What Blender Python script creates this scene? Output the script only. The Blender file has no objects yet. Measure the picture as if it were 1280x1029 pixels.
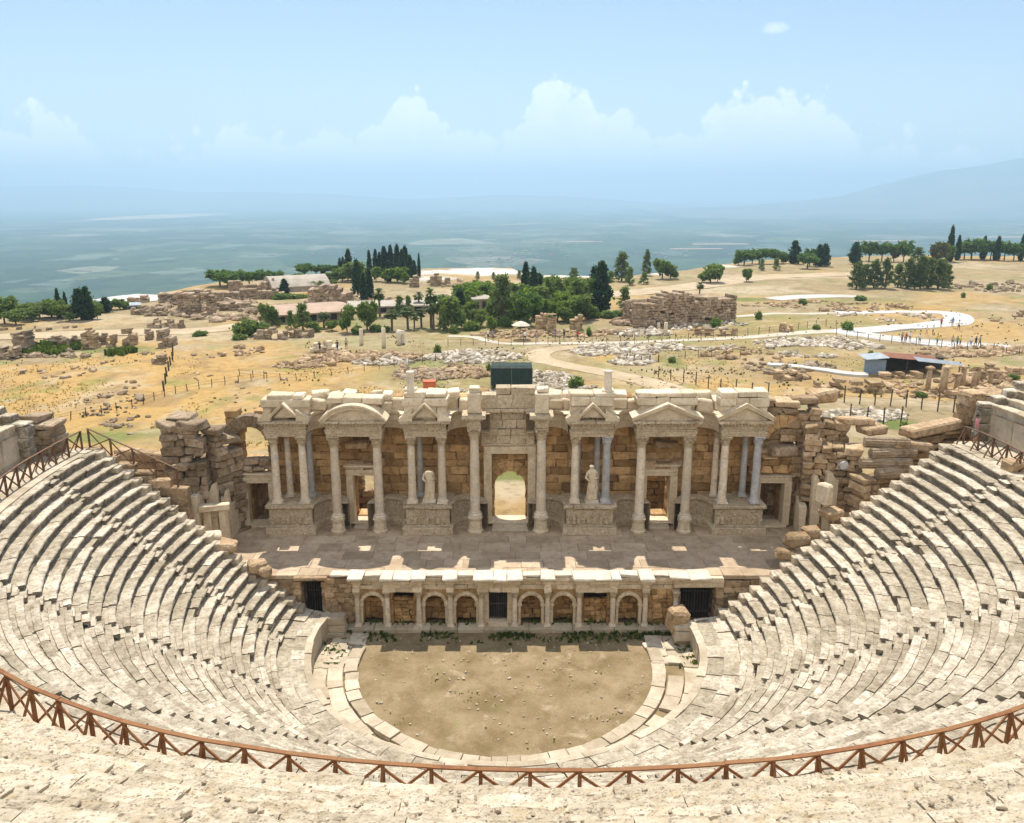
import bpy, math, random
import numpy as np
from mathutils import Vector, Matrix

random.seed(11); RNG = np.random.default_rng(5)
SC = bpy.context.scene; COL = SC.collection
R_ = math.radians

# ------------------------------------------------------------------ camera numbers (used to lay things out on the ground)
F, PITCH, EYE = 1030.0, R_(14.66), 24.0
CP, SP = math.cos(PITCH), math.sin(PITCH)
GZ = 2.4                                   # level of the plateau behind the stage

def ray(px, py):
    u = (px - 640) / F; v = (py - 514.5) / F
    return np.array([u, CP - v * SP, -SP - v * CP])

def at(px, py, z=GZ):
    d = ray(px, py); t = (z - EYE) / d[2]
    return np.array([d[0] * t, d[1] * t, z])

def atD(px, py, D):
    d = ray(px, py); t = D / d[1]
    return np.array([d[0] * t, D, EYE + d[2] * t])

def mpp(px, py, z=GZ):                     # metres per photo pixel at that ground point
    d = ray(px, py); return (z - EYE) / d[2] / F

# ------------------------------------------------------------------ noise
def _h(x, y, z, s):
    n = (x * 374761393 + y * 668265263 + z * 2147483647 + s * 974634777) & 0xffffffff
    n = ((n ^ (n >> 13)) * 1274126177) & 0xffffffff
    n = ((n ^ (n >> 16)) * 2246822519) & 0xffffffff
    return ((n ^ (n >> 15)) & 0xffffff) / float(0xffffff)

def vnoise(P, seed=0):
    P = np.asarray(P, float); i = np.floor(P).astype(np.int64); f = P - i; f = f * f * (3 - 2 * f)
    x, y, z = i[..., 0], i[..., 1], i[..., 2]; fx, fy, fz = f[..., 0], f[..., 1], f[..., 2]
    def L(a, b, t): return a + (b - a) * t
    c = lambda dx, dy, dz: _h(x + dx, y + dy, z + dz, seed)
    return L(L(L(c(0,0,0), c(1,0,0), fx), L(c(0,1,0), c(1,1,0), fx), fy),
             L(L(c(0,0,1), c(1,0,1), fx), L(c(0,1,1), c(1,1,1), fx), fy), fz) * 2 - 1

def fbm(P, octs=4, seed=0, gain=.5):
    P = np.asarray(P, float); a = 1.0; s = 0.0; tot = 0
    for k in range(octs):
        s = s + a * vnoise(P, seed + k); tot += a; P = P * 2.03; a *= gain
    return s / tot

def sstep(a, b, x):
    t = np.clip((x - a) / (b - a), 0, 1); return t * t * (3 - 2 * t)

# ------------------------------------------------------------------ mesh builder
CORN = np.array([[sx, sy, sz] for sx in (-1, 1) for sy in (-1, 1) for sz in (-1, 1)], float)
def _cham():
    faces = []; idx = lambda c, a: c * 3 + a
    cid = lambda s: int((s[0] > 0) * 4 + (s[1] > 0) * 2 + (s[2] > 0))
    for a in range(3):
        b, c = [k for k in range(3) if k != a]
        for s in (-1, 1):
            q = []
            for (p, r) in ((-1, -1), (1, -1), (1, 1), (-1, 1)):
                v = [0, 0, 0]; v[a] = s; v[b] = p; v[c] = r; q.append(idx(cid(v), a))
            faces.append(q)
    for a in range(3):                      # edges along axis a
        b, c = [k for k in range(3) if k != a]
        for p in (-1, 1):
            for r in (-1, 1):
                lo = [0, 0, 0]; hi = [0, 0, 0]; lo[a] = -1; hi[a] = 1
                for v in (lo, hi): v[b] = p; v[c] = r
                faces.append([idx(cid(lo), b), idx(cid(hi), b), idx(cid(hi), c), idx(cid(lo), c)])
    for k in range(8): faces.append([k * 3, k * 3 + 1, k * 3 + 2])
    # make outward
    V = np.repeat(CORN, 3, 0) * 1.0
    for k in range(8):
        for a in range(3):
            for o in range(3):
                if o != a: V[k * 3 + a, o] *= .8
    out = []
    for q in faces:
        n = np.cross(V[q[1]] - V[q[0]], V[q[2]] - V[q[0]]); c = V[q].mean(0)
        out.append(q if n @ c > 0 else q[::-1])
    return out
CHF = _cham()

class MB:
    def __init__(self): self.v = []; self.f = []; self.t = []; self.n = 0; self.m = []
    def add(self, V, Fs, tint=.5, mat=0):
        V = np.asarray(V, float).reshape(-1, 3); o = self.n
        self.v.append(V); self.n += len(V)
        for q in Fs: self.f.append([i + o for i in q])
        if np.isscalar(tint): self.t.extend([tint] * len(Fs))
        else: self.t.extend(list(tint))
        self.m.extend([mat] * len(Fs))
    def block(self, c, size, rz=0.0, ch=.03, jit=.02, tint=None, tilt=0.0, mat=0):
        h = np.asarray(size, float) / 2; ch = min(ch, h.min() * .6)
        J = RNG.normal(0, jit, (8, 3)) if jit else np.zeros((8, 3))
        V = np.empty((24, 3))
        for a in range(3):
            q = CORN * (h - ch); q[:, a] = CORN[:, a] * h[a]
            V[a::3] = q + J
        if tilt:
            ax, ay = RNG.normal(0, tilt, 2)
            V = V @ np.array(Matrix.Rotation(ax, 3, 'X') @ Matrix.Rotation(ay, 3, 'Y')).T
        if rz: 
            cz, sz = math.cos(rz), math.sin(rz)
            V = V @ np.array([[cz, sz, 0], [-sz, cz, 0], [0, 0, 1]])
        self.add(V + np.asarray(c, float), CHF, RNG.random() if tint is None else tint, mat)
    def box(self, x0, x1, y0, y1, z0, z1, ch=.015, tint=.5, jit=0.0, mat=0):
        self.block(((x0+x1)/2, (y0+y1)/2, (z0+z1)/2), (abs(x1-x0), abs(y1-y0), abs(z1-z0)), 0, ch, jit, tint, 0, mat)
    def grid(self, G, tint=.5, close=False, mat=0):         # G: (n, m, 3)
        n, m = G.shape[:2]; fs = []
        for i in range(n - 1):
            for j in range(m - 1 if not close else m):
                k = (j + 1) % m
                fs.append([i*m+j, i*m+k, (i+1)*m+k, (i+1)*m+j])
        self.add(G, fs, tint, mat)
    def lathe(self, prof, c=(0,0,0), n=16, tint=.5, lobes=None, mat=0, caps=True):
        a = np.linspace(0, 2*math.pi, n, endpoint=False)
        G = np.empty((len(prof), n, 3))
        for i, (r, z) in enumerate(prof):
            rr = r if lobes is None else r * (1 + lobes(a, z))
            G[i, :, 0] = c[0] + rr*np.cos(a); G[i, :, 1] = c[1] + rr*np.sin(a); G[i, :, 2] = c[2] + z
        self.grid(G, tint, True, mat)
        if caps:
            o = self.n - G.shape[0]*n
            self.f.append([o + j for j in range(n)][::-1]); self.t.append(tint if np.isscalar(tint) else .5); self.m.append(mat)
            o2 = self.n - n
            self.f.append([o2 + j for j in range(n)]); self.t.append(tint if np.isscalar(tint) else .5); self.m.append(mat)
    def tube(self, pts, r, n=8, tint=.5, mat=0):
        pts = [Vector(p) for p in pts]; rs = r if isinstance(r, (list, tuple)) else [r]*len(pts)
        G = np.empty((len(pts), n, 3)); 
        for i, p in enumerate(pts):
            d = (pts[min(i+1, len(pts)-1)] - pts[max(i-1, 0)]).normalized()
            up = Vector((0,0,1)) if abs(d.z) < .9 else Vector((1,0,0))
            a = d.cross(up).normalized(); b = a.cross(d)
            for j in range(n):
                t = 2*math.pi*j/n; G[i, j] = p + (a*math.cos(t) + b*math.sin(t))*rs[i]
        self.grid(G, tint, True, mat); o = self.n - len(pts)*n
        for q in ([o+j for j in range(n)][::-1], [self.n-n+j for j in range(n)]):
            self.f.append(q); self.t.append(tint); self.m.append(mat)
    def bar(self, p0, p1, w, h, tint=.5, mat=0):            # rectangular bar from p0 to p1
        p0 = Vector(p0); p1 = Vector(p1); d = (p1-p0); L = d.length; d.normalize()
        up = Vector((0,0,1)) if abs(d.z) < .95 else Vector((0,1,0))
        a = d.cross(up).normalized(); b = a.cross(d)
        V = [c + a*(w/2*s) + b*(h/2*t) for c in (p0, p1) for s, t in ((-1,-1),(1,-1),(1,1),(-1,1))]
        self.add([list(q) for q in V], [[3,2,1,0],[4,5,6,7],[0,1,5,4],[1,2,6,5],[2,3,7,6],[3,0,4,7]], tint, mat)
    def prism(self, poly, y0, y1, tint=.5, mat=0):          # poly: (x,z) outline, counterclockwise seen from -y
        n = len(poly)
        V = [(x, y0, z) for x, z in poly] + [(x, y1, z) for x, z in poly]
        fs = [list(range(n)), list(range(2*n-1, n-1, -1))] + [[i, i+n, (i+1) % n + n, (i+1) % n] for i in range(n)]
        self.add(V, fs, tint, mat)
    def build(self, name, mat=None, parent=None, smooth=False, mats=None):
        me = bpy.data.meshes.new(name)
        V = np.concatenate(self.v) if self.v else np.zeros((0, 3))
        if parent is not None:
            V = V - np.array(WORLD(parent))
        me.from_pydata(V.tolist(), [], self.f)
        at_ = me.attributes.new('tint', 'FLOAT', 'FACE'); at_.data.foreach_set('value', np.array(self.t, np.float32))
        for m in (mats or [mat]): me.materials.append(m)
        if mats: me.polygons.foreach_set('material_index', np.array(self.m, np.int32))
        if smooth: me.polygons.foreach_set('use_smooth', [True]*len(me.polygons))
        me.update()
        o = bpy.data.objects.new(name, me); COL.objects.link(o)
        if parent is not None: o.parent = parent
        return o

def WORLD(o):
    p = Vector((0,0,0))
    while o is not None: p = p + o.location; o = o.parent
    return p

def tag(o, label=None, cat=None, group=None, kind=None):
    if label: o['label'] = label
    if cat: o['category'] = cat
    if group: o['group'] = group
    if kind: o['kind'] = kind
    return o

def empty(name, loc, label=None, cat=None, group=None):
    o = bpy.data.objects.new(name, None); COL.objects.link(o); o.location = loc
    o.empty_display_size = .3
    return tag(o, label, cat, group)

def copy_tree(o, parent=None):
    c = o.copy(); COL.objects.link(c); c.parent = parent
    for ch in list(o.children): copy_tree(ch, c)
    return c

ORD = ['first','second','third','fourth','fifth','sixth','seventh','eighth','ninth','tenth','eleventh','twelfth','thirteenth','fourteenth','fifteenth','sixteenth','seventeenth','eighteenth','nineteenth','twentieth']

# ------------------------------------------------------------------ materials
def new_mat(name):
    m = bpy.data.materials.new(name); m.use_nodes = True
    nt = m.node_tree; nt.nodes.clear(); return m, nt, nt.nodes, nt.links

class NT:
    def __init__(s, name):
        s.m, s.nt, s.N, s.L = new_mat(name)
        s.out = s.N.new('ShaderNodeOutputMaterial'); s.b = s.N.new('ShaderNodeBsdfPrincipled')
        s.L.new(s.b.outputs[0], s.out.inputs['Surface']); s.b.inputs['Specular IOR Level'].default_value = .2
        s.tc = s.N.new('ShaderNodeTexCoord'); s.co = s.tc.outputs['Object']
    def sc(s, v):
        n = s.N.new('ShaderNodeMapping'); n.inputs['Scale'].default_value = v; s.L.new(s.co, n.inputs['Vector']); return n.outputs[0]
    def noise(s, scale, detail=6, rough=.55, co=None, dist=0):
        n = s.N.new('ShaderNodeTexNoise'); n.inputs['Scale'].default_value = scale; n.inputs['Detail'].default_value = detail
        n.inputs['Roughness'].default_value = rough; n.inputs['Distortion'].default_value = dist
        s.L.new(co or s.co, n.inputs['Vector']); return n.outputs['Fac']
    def vor(s, scale, feature='F1', out='Distance', co=None):
        n = s.N.new('ShaderNodeTexVoronoi'); n.inputs['Scale'].default_value = scale; n.feature = feature
        s.L.new(co or s.co, n.inputs['Vector']); return n.outputs[out]
    def ramp(s, fac, stops):
        n = s.N.new('ShaderNodeValToRGB'); e = n.color_ramp.elements
        while len(e) < len(stops): e.new(.5)
        for k, (p, c) in enumerate(stops):
            e[k].position = p; e[k].color = (c, c, c, 1) if not hasattr(c, '__len__') else (*c, 1)
        s.L.new(fac, n.inputs[0]); return n.outputs[0]
    def mix(s, a, b, fac, mode='MIX'):
        n = s.N.new('ShaderNodeMix'); n.data_type = 'RGBA'; n.blend_type = mode; n.clamp_factor = True
        for k, x in ((6, a), (7, b)):
            if hasattr(x, 'is_linked'): s.L.new(x, n.inputs[k])
            else: n.inputs[k].default_value = (*x, 1) if hasattr(x, '__len__') else (x, x, x, 1)
        if hasattr(fac, 'is_linked'): s.L.new(fac, n.inputs[0])
        else: n.inputs[0].default_value = fac
        return n.outputs[2]
    def math(s, op, a, b=None, clamp=False):
        n = s.N.new('ShaderNodeMath'); n.operation = op; n.use_clamp = clamp
        for k, x in ((0, a), (1, b)):
            if x is None: continue
            if hasattr(x, 'is_linked'): s.L.new(x, n.inputs[k])
            else: n.inputs[k].default_value = x
        return n.outputs[0]
    def attr(s, name, out='Fac'):
        n = s.N.new('ShaderNodeAttribute'); n.attribute_name = name; return n.outputs[out]
    def bump(s, h, strength=.5, dist=.05, prev=None):
        n = s.N.new('ShaderNodeBump'); n.inputs['Strength'].default_value = strength; n.inputs['Distance'].default_value = dist
        s.L.new(h, n.inputs['Height'])
        if prev is not None: s.L.new(prev, n.inputs['Normal'])
        return n.outputs[0]
    def done(s, col, rough=.85, normal=None):
        if hasattr(col, 'is_linked'): s.L.new(col, s.b.inputs['Base Color'])
        else: s.b.inputs['Base Color'].default_value = (*col, 1)
        s.b.inputs['Roughness'].default_value = rough
        if normal is not None: s.L.new(normal, s.b.inputs['Normal'])
        return s.m

def stone(name, dark, light, scale=1.2, stain=(.12,.10,.08), stain_amt=.5, fine=14, bump=.35, bdist=.03, tintr=.45, pits=0.0, vein=None, crust_shade=0.0, speck=0.0):
    n = NT(name)
    c = n.mix(dark, light, n.ramp(n.noise(scale, 8, .62), [(.32, 0.0), (.68, 1.0)]))
    t = n.attr('tint')
    tv = n.math('ADD', n.math('MULTIPLY', t, tintr), 1 - tintr/2)
    comb = n.N.new('ShaderNodeCombineXYZ')
    n.L.new(tv, comb.inputs[0]); n.L.new(n.math('ADD', n.math('MULTIPLY', t, tintr*1.05), 1-tintr*.54), comb.inputs[1]); n.L.new(n.math('ADD', n.math('MULTIPLY', t, tintr*1.2), 1-tintr*.63), comb.inputs[2])
    c = n.mix(c, comb.outputs[0], 1.0, 'MULTIPLY')
    st = n.ramp(n.noise(scale*2.7, 10, .7, dist=.4), [(.50, 0.0), (.66, 1.0)])
    c = n.mix(c, stain, n.math('MULTIPLY', st, stain_amt))
    if vein: c = n.mix(c, vein, n.math('MULTIPLY', n.ramp(n.noise(scale*.8, 5, .6, dist=1.5), [(.55, 0.0), (.62, 1.0)]), .6))
    f1 = n.noise(fine, 10, .7)
    c = n.mix(c, (.86, .84, .8), n.ramp(f1, [(.58, 0.0), (.8, .35)]))
    c = n.mix(c, stain, n.ramp(f1, [(.25, .55), (.42, 0.0)]))
    if crust_shade:                                              # dark lichen crust on upright faces, which also paints shade into the risers
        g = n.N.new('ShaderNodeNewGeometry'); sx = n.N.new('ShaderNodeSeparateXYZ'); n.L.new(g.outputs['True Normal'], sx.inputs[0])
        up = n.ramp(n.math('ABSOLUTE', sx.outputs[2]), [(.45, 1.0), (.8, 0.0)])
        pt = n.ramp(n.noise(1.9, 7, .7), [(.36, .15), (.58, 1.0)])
        c = n.mix(c, (.115,.095,.07), n.math('MULTIPLY', n.math('MULTIPLY', up, pt), crust_shade))
    if speck:                                              # small weathered holes, their shade painted as dark specks, and tan earth between
        c = n.mix(c, (.46,.35,.19), n.math('MULTIPLY', n.ramp(n.noise(2.3, 6, .65), [(.52, 0.0), (.66, 1.0)]), .55))
        k = n.math('MULTIPLY', n.ramp(n.vor(13), [(.16, 1.0), (.36, 0.0)]), n.ramp(n.noise(3.1, 5, .7), [(.42, 0.0), (.56, 1.0)]))
        c = n.mix(c, (.13,.095,.06), n.math('MULTIPLY', k, speck))
    h = f1
    if pits:
        v = n.vor(fine*.7); h = n.math('SUBTRACT', f1, n.math('MULTIPLY', n.ramp(v, [(.08, 1.0), (.3, 0.0)]), pits))
    nb = n.bump(h, bump, bdist, n.bump(n.noise(scale*3, 6, .6), bump*.8, bdist*3))
    return n.done(c, .9, nb)

M = {}
M['seat']   = stone('seat limestone', (.355,.295,.21), (.68,.605,.475), 2.0, (.17,.14,.105), .75, 11, .9, .05, .5, crust_shade=.8)
M['erode']  = stone('eroded limestone', (.46,.385,.275), (.67,.585,.45), 1.1, (.24,.185,.12), .55, 11, .9, .045, .3, pits=.6, speck=.75)
M['marble'] = stone('weathered marble', (.56,.455,.31), (.72,.62,.46), 2.0, (.25,.18,.10), .45, 16, .35, .02, .3)
M['carved'] = stone('carved marble', (.48,.38,.245), (.68,.57,.41), 3.0, (.15,.11,.07), .6, 6, .9, .06, .3)
M['column'] = stone('pale column marble', (.60,.50,.365), (.76,.67,.53), 2.2, (.28,.21,.13), .4, 18, .3, .015, .3, vein=(.40,.40,.40))
M['greycol']= stone('blue grey column marble', (.36,.36,.36), (.55,.55,.54), 2.2, (.22,.21,.2), .4, 18, .3, .015, .3)
M['brown']  = stone('brown travertine blocks', (.34,.20,.08), (.54,.36,.175), 1.3, (.07,.05,.035), .6, 10, .6, .04, .75)
M['ruin']   = stone('grey brown ruin stone', (.32,.205,.105), (.50,.375,.235), 1.4, (.075,.065,.055), .75, 8, .7, .05, .7)
M['darkru'] = stone('dark weathered ruin stone', (.25,.175,.10), (.43,.34,.24), 1.4, (.06,.052,.045), .75, 8, .7, .05, .7)
M['bath']   = stone('reddish bath ruin stone', (.27,.185,.11), (.43,.33,.225), .7, (.07,.055,.045), .7, 3, .6, .1, .6)
M['deck']   = stone('stage deck slabs', (.38,.28,.185), (.55,.43,.30), .8, (.18,.15,.12), .5, 10, .25, .02, .35)
M['pave']   = stone('worn paving', (.40,.33,.235), (.56,.485,.37), 1.0, (.30,.23,.14), .5, 9, .5, .03, .4)
M['rubble'] = stone('grey rubble', (.36,.30,.225), (.60,.54,.44), .6, (.16,.14,.11), .5, 4, .5, .05, .9)
M['slab']   = stone('bright cornice slab', (.52,.455,.355), (.70,.63,.52), 2.2, (.3,.26,.2), .4, 14, .4, .02, .25)

def plain(name, col, rough=.7, var=.25, scale=6, metal=0.0, bump=0.0):
    n = NT(name); a = tuple(c*(1-var) for c in col); b = tuple(min(1, c*(1+var)) for c in col)
    c = n.mix(a, b, n.ramp(n.noise(scale, 6, .6), [(.3, 0.0), (.7, 1.0)])); n.b.inputs['Metallic'].default_value = metal
    return n.done(c, rough, n.bump(n.noise(scale*4), bump, .02) if bump else None)

def wood():
    n = NT('brown stained timber'); v = n.noise(6, 8, .65, n.sc((1,1,1)))
    g = n.noise(30, 4, .5, n.sc((1, 1, .15)))
    c = n.mix((.13,.046,.015), (.28,.11,.037), n.ramp(v, [(.3, 0.0), (.7, 1.0)]))
    c = n.mix(c, (.27,.19,.13), n.ramp(g, [(.52, 0.0), (.75, .55)]))
    c = n.mix(c, (.30,.165,.07), n.math('MULTIPLY', n.attr('tint'), .5))
    return n.done(c, .7, n.bump(g, .3, .01))
M['wood'] = wood()
M['oldwood'] = plain('greyed timber', (.15,.085,.05), .75, .4, 5)
M['iron'] = plain('dark iron bars', (.11,.105,.10), .5, .3, 8)
M['steelpost'] = plain('rusty fence steel', (.07,.055,.04), .7, .3, 8)
M['dark'] = plain('dark hollow shade', (.05,.042,.033), .95, .3, 3)  # near-black colour stands in for the shade inside hollows and openings
M['galv'] = plain('galvanised sheet', (.30,.335,.355), .55, .25, 1.5, .3)
M['bluesheet'] = plain('blue grey sheet wall', (.20,.26,.31), .5, .15, 2)
M['rust'] = plain('rusty sheet roof', (.22,.09,.05), .7, .35, 2)
M['net'] = plain('dark green shade net', (.022,.042,.036), .8, .35, 3)
M['orange'] = plain('orange red painted box', (.5,.145,.06), .6, .12, 3)
M['roofpale'] = plain('pale roof sheeting', (.36,.31,.25), .7, .2, .6)
M['rooftan'] = plain('tan flat roof', (.38,.265,.185), .7, .2, .6)
M['wallpale'] = plain('pale stone wall', (.40,.33,.26), .8, .3, .8)
M['bark'] = plain('tree bark', (.12,.085,.055), .9, .35, 3)
M['glass'] = plain('floodlight glass', (.55,.57,.58), .15, .1, 3)
M['paintgrey'] = plain('grey lamp housing', (.35,.37,.38), .4, .1, 3, .4)

def leaf(name, a, b):
    n = NT(name); t = n.attr('tint')
    c = n.mix(a, b, t)
    n.L.new(c, n.b.inputs['Base Color']); n.b.inputs['Roughness'].default_value = .65
    tr = n.N.new('ShaderNodeBsdfTranslucent'); n.L.new(n.mix(c, (1.0,1.0,.55), 1.0, 'MULTIPLY'), tr.inputs[0])
    ms = n.N.new('ShaderNodeMixShader'); ms.inputs[0].default_value = .48
    n.L.new(n.b.outputs[0], ms.inputs[1]); n.L.new(tr.outputs[0], ms.inputs[2]); n.L.new(ms.outputs[0], n.out.inputs['Surface'])
    return n.m
M['lf_br'] = leaf('mid green leaves', (.075,.135,.03), (.24,.32,.085))
M['lf_bl'] = leaf('bright green leaves', (.085,.16,.025), (.24,.34,.06))
M['lf_cy'] = leaf('cypress needles', (.022,.058,.026), (.075,.13,.055))
M['lf_pi'] = leaf('pine needles', (.075,.12,.04), (.21,.26,.09))
M['lf_pu'] = leaf('umbrella pine needles', (.06,.125,.035), (.18,.28,.075))
M['lf_pm'] = leaf('palm fronds', (.04,.075,.02), (.14,.19,.06))
M['lf_ol'] = leaf('olive brown leaves', (.07,.075,.025), (.19,.17,.065))
# ================================================================== CAVEA (the seating bowl)
C0 = np.array([-.35, 39.5]); C1 = np.array([1.0, 42.0])
R_IN, R_ROW0, R_RAIL, R_WALL = 10.1, 12.0, 25.6, 27.45
NROW = 23; Z_POD, Z_DIA = 1.3, 10.0; RISE = (Z_DIA - Z_POD) / NROW
STAIR = [R_(180 + a) for a in (4, 30, 55, 80, 100, 125, 150, 176)]

def cen(R):
    s = np.clip((R - 10.1) / (25.6 - 10.1), 0, 1); s = np.asarray(s)
    return C0[0] + (C1[0]-C0[0])*s, C0[1] + (C1[1]-C0[1])*s

def pol(th, R):
    cx, cy = cen(R); f_ = np.asarray(th) - R_(270); s = np.clip((np.asarray(R) - 10.1)/15.5, 0, 1)
    Rq = R*(1 + .035*s*np.where(np.abs(f_) < math.pi/2, np.sin(2*f_)**2, 0)); return cx + Rq*np.cos(th), cy + Rq*np.sin(th)

def yend(x, up=False):
    if up: return 42.6 if x < 0 else 46.9
    return 42.2 + .21*(abs(x) - 11) if x < 0 else 41.5 + .31*(x - 11)

def ends(R, up=False):
    a = R_(180)
    while True:
        x, y = pol(a, R)
        if y > yend(x, up) or a < R_(120): break
        a -= .002
    b = R_(360)
    while True:
        x, y = pol(b, R)
        if y > yend(x, up) or b > R_(420): break
        b += .002
    return a, b

def arc_block(mb, th0, th1, prof, seg, amp, freq, tint, seed, dz=0, dr=0, tilt=0, capz=True, near=None):
    """profile (r,z) swept along the arc th0..th1, roughened; closed at both ends"""
    pr = np.array(prof); n = max(2, int(round((th1-th0)*pr[0,0]/seg)) + 1)
    th = np.linspace(th0, th1, n)[:, None]
    r = pr[None, :, 0] + dr; z = pr[None, :, 1] + dz + tilt*(th - (th0+th1)/2)*pr[0,0]
    x, y = pol(th, np.broadcast_to(r, (n, len(pr))))
    G = np.stack([x, y, np.broadcast_to(z, x.shape)], -1)
    oc = 5 if seg < .1 else 3
    d = fbm(G*freq, oc, seed, .5); e = fbm(G*freq + 77, oc, seed+9, .5)
    if seg < .1: e = e - .9*sstep(.2, .55, fbm(G*4.5 + 31, 3, 71)) - .6*sstep(.28, .55, fbm(G*11, 2, 73))
    hr = amp*d; ct = np.cos(th); st = np.sin(th)
    G[..., 0] += hr*ct; G[..., 1] += hr*st; G[..., 2] += amp*e
    o = mb.n
    mb.grid(G[:, ::-1], tint)
    if capz:
        m = len(pr)
        c0 = G[0].mean(0); c1 = G[-1].mean(0)
        mb.add(np.vstack([G[0], G[-1]]), [list(range(m)), list(range(2*m-1, m-1, -1))], tint)

def row_profile(Ri, Ro, z0, z1, under=.13, drop=.10, fine=None):
    if fine:
        p = [(Ri+under, z0-.06)]
        for k in np.linspace(0, 1, max(3, int((z1-z0)/fine))): p.append((Ri + under*(1-k**3) - .0, z0 + (z1-z0)*k*.94))
        for k in np.linspace(0, 1, max(4, int((Ro-Ri)/fine))): p.append((Ri + .03 + (Ro+.12-Ri)*k, z1 - .03*(1-k)**4))
        return p
    return [(Ri+under+.02, z0-.06), (Ri+under, z0+(z1-z0)*.45), (Ri+.015, z1-drop), (Ri-.01, z1-.04), (Ri+.025, z1), (Ri+.25*(Ro-Ri), z1+.006), (Ri+.58*(Ro-Ri), z1-.002), (Ri+.6*(Ro-Ri), z1-.045), (Ro+.16, z1-.04)]

def seat_rows(parent, rows, matkey, up, stairs, amp, blocklen, seed, drop_out=.02, fine_near=False):
    for k, (Ri, Ro, z0, z1) in enumerate(rows):
        mb = MB(); a, b = ends(Ri, up)
        w = .36 / Ri
        cuts = [a] + [q for s in stairs if a + .03 < s < b - .03 for q in (s-w, s+w)] + [b]
        # backing under the blocks, a hand below
        arc_block(mb, a+.01, b-.01, [(Ri+.24, z0-.1), (Ri+.22, z1-.09), (Ro+.16, z1-.09)], 1.2, 0, 1, .2, 1, capz=False)
        for i in range(0, len(cuts)-1, 2):
            t = cuts[i]; tend = cuts[i+1]
            while t < tend - .005:
                L = RNG.uniform(*blocklen)/Ri
                t1 = t + L
                if tend - t1 < .6*blocklen[0]/Ri: t1 = tend
                mid = (t+t1)/2
                near = fine_near and abs(mid - R_(270)) < R_(48) and k < 9
                endy = min(t - a, b - t1)
                if RNG.random() > drop_out or near:
                    if near:
                        pr = row_profile(Ri, Ro, z0, z1, .12, fine=.05)
                        arc_block(mb, t+.0003, t1-.0003, pr, .05, amp*1.15, 1.9, RNG.random(), seed+k, RNG.normal(0,.02), RNG.normal(0,.03), RNG.normal(0,.012))
                    else:
                        pr = row_profile(Ri, Ro, z0, z1)
                        arc_block(mb, t+.006/Ri*RNG.uniform(.5,3), t1-.006/Ri, pr, .2, amp*1.25, 2.2, RNG.random(), seed+k, RNG.normal(0,.016), RNG.normal(0,.022), RNG.normal(0,.007))
                t = t1
        for s in stairs:                                   # two steps per row
            if not (a+.03 < s < b-.03): continue
            rm = (Ri+Ro)/2; zm = (z0+z1)/2
            for (r0, r1, za, zb) in ((Ri-.1, rm-.05, z0, zm), (rm-.05, Ro-.08, zm, z1-.03)):
                if RNG.random() < .08: continue
                arc_block(mb, s-w*RNG.uniform(1.0,1.25), s+w*RNG.uniform(1.0,1.25), [(r0+.02, za-.08), (r0, zb-.04), (r0+.02, zb), (r1+.12, zb)], .3, .035, 2.5, RNG.random(), seed+50+k, RNG.normal(0,.015))
        mb.build('seat_row', M[matkey], parent)

cavea = empty('theatre_seating', (0, 40, 0), 'lower bowl of pale stone seat rows curving round the orchestra up to the walkway', 'seating')
rows = []
Rs = np.linspace(R_ROW0, R_RAIL - .55, NROW + 1)
for k in range(NROW):
    rows.append((Rs[k], Rs[k+1], Z_POD + k*RISE, Z_POD + (k+1)*RISE))
seat_rows(cavea, rows, 'seat', False, STAIR, .035, (.9, 2.1), 100, .012)
# podium paving between the orchestra wall and the first riser
mb = MB()
for (r0, r1) in ((R_IN+.38, R_IN+1.15), (R_IN+1.15, R_ROW0+.1)):
    a, b = ends(r0); t = a
    while t < b:
        t1 = min(b, t + RNG.uniform(.7, 1.7)/r0)
        arc_block(mb, t+.002, t1-.001, [(r0, Z_POD-.12), (r0, Z_POD), ((r0+r1)/2, Z_POD+.01), (r1, Z_POD), (r1, Z_POD-.12)], .4, .025, 1.5, RNG.random(), 300, RNG.normal(0,.022), 0, RNG.normal(0,.012)); t = t1
mb.build('podium_paving', M['seat'], cavea)
mb = MB(); a, b = ends(R_IN); t = a
while t < b:
    t1 = min(b, t + RNG.uniform(1.0, 2.0)/R_IN)
    hz = Z_POD + RNG.uniform(-.04, .06)
    arc_block(mb, t, t1-.0015, [(R_IN+.42, -.1), (R_IN+.4, hz), (R_IN+.2, hz+.01), (R_IN, hz-.02), (R_IN+.05, hz*.6), (R_IN+.03, -.1)][::-1], .4, .03, 1.4, RNG.random(), 320, 0, RNG.normal(0,.02)); t = t1
mb.build('podium_wall', M['pave'], cavea)
# walkway, and the solid fill below it
mb = MB(); a, b = ends(R_RAIL)
t = a
while t < b:
    t1 = min(b, t + RNG.uniform(.8, 1.7)/26)
    for r0, r1 in ((R_RAIL-.62, R_RAIL+.4), (R_RAIL+.4, R_WALL+.1)):
        arc_block(mb, t+.0006, t1-.0004, [(r0, Z_DIA-.2), (r0-.0, Z_DIA), (r1, Z_DIA), (r1, Z_DIA-.2)], .5, .03, 1.2, RNG.random(), 330, RNG.normal(0,.02))
    t = t1
mb.build('walkway', M['pave'], cavea)
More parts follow.
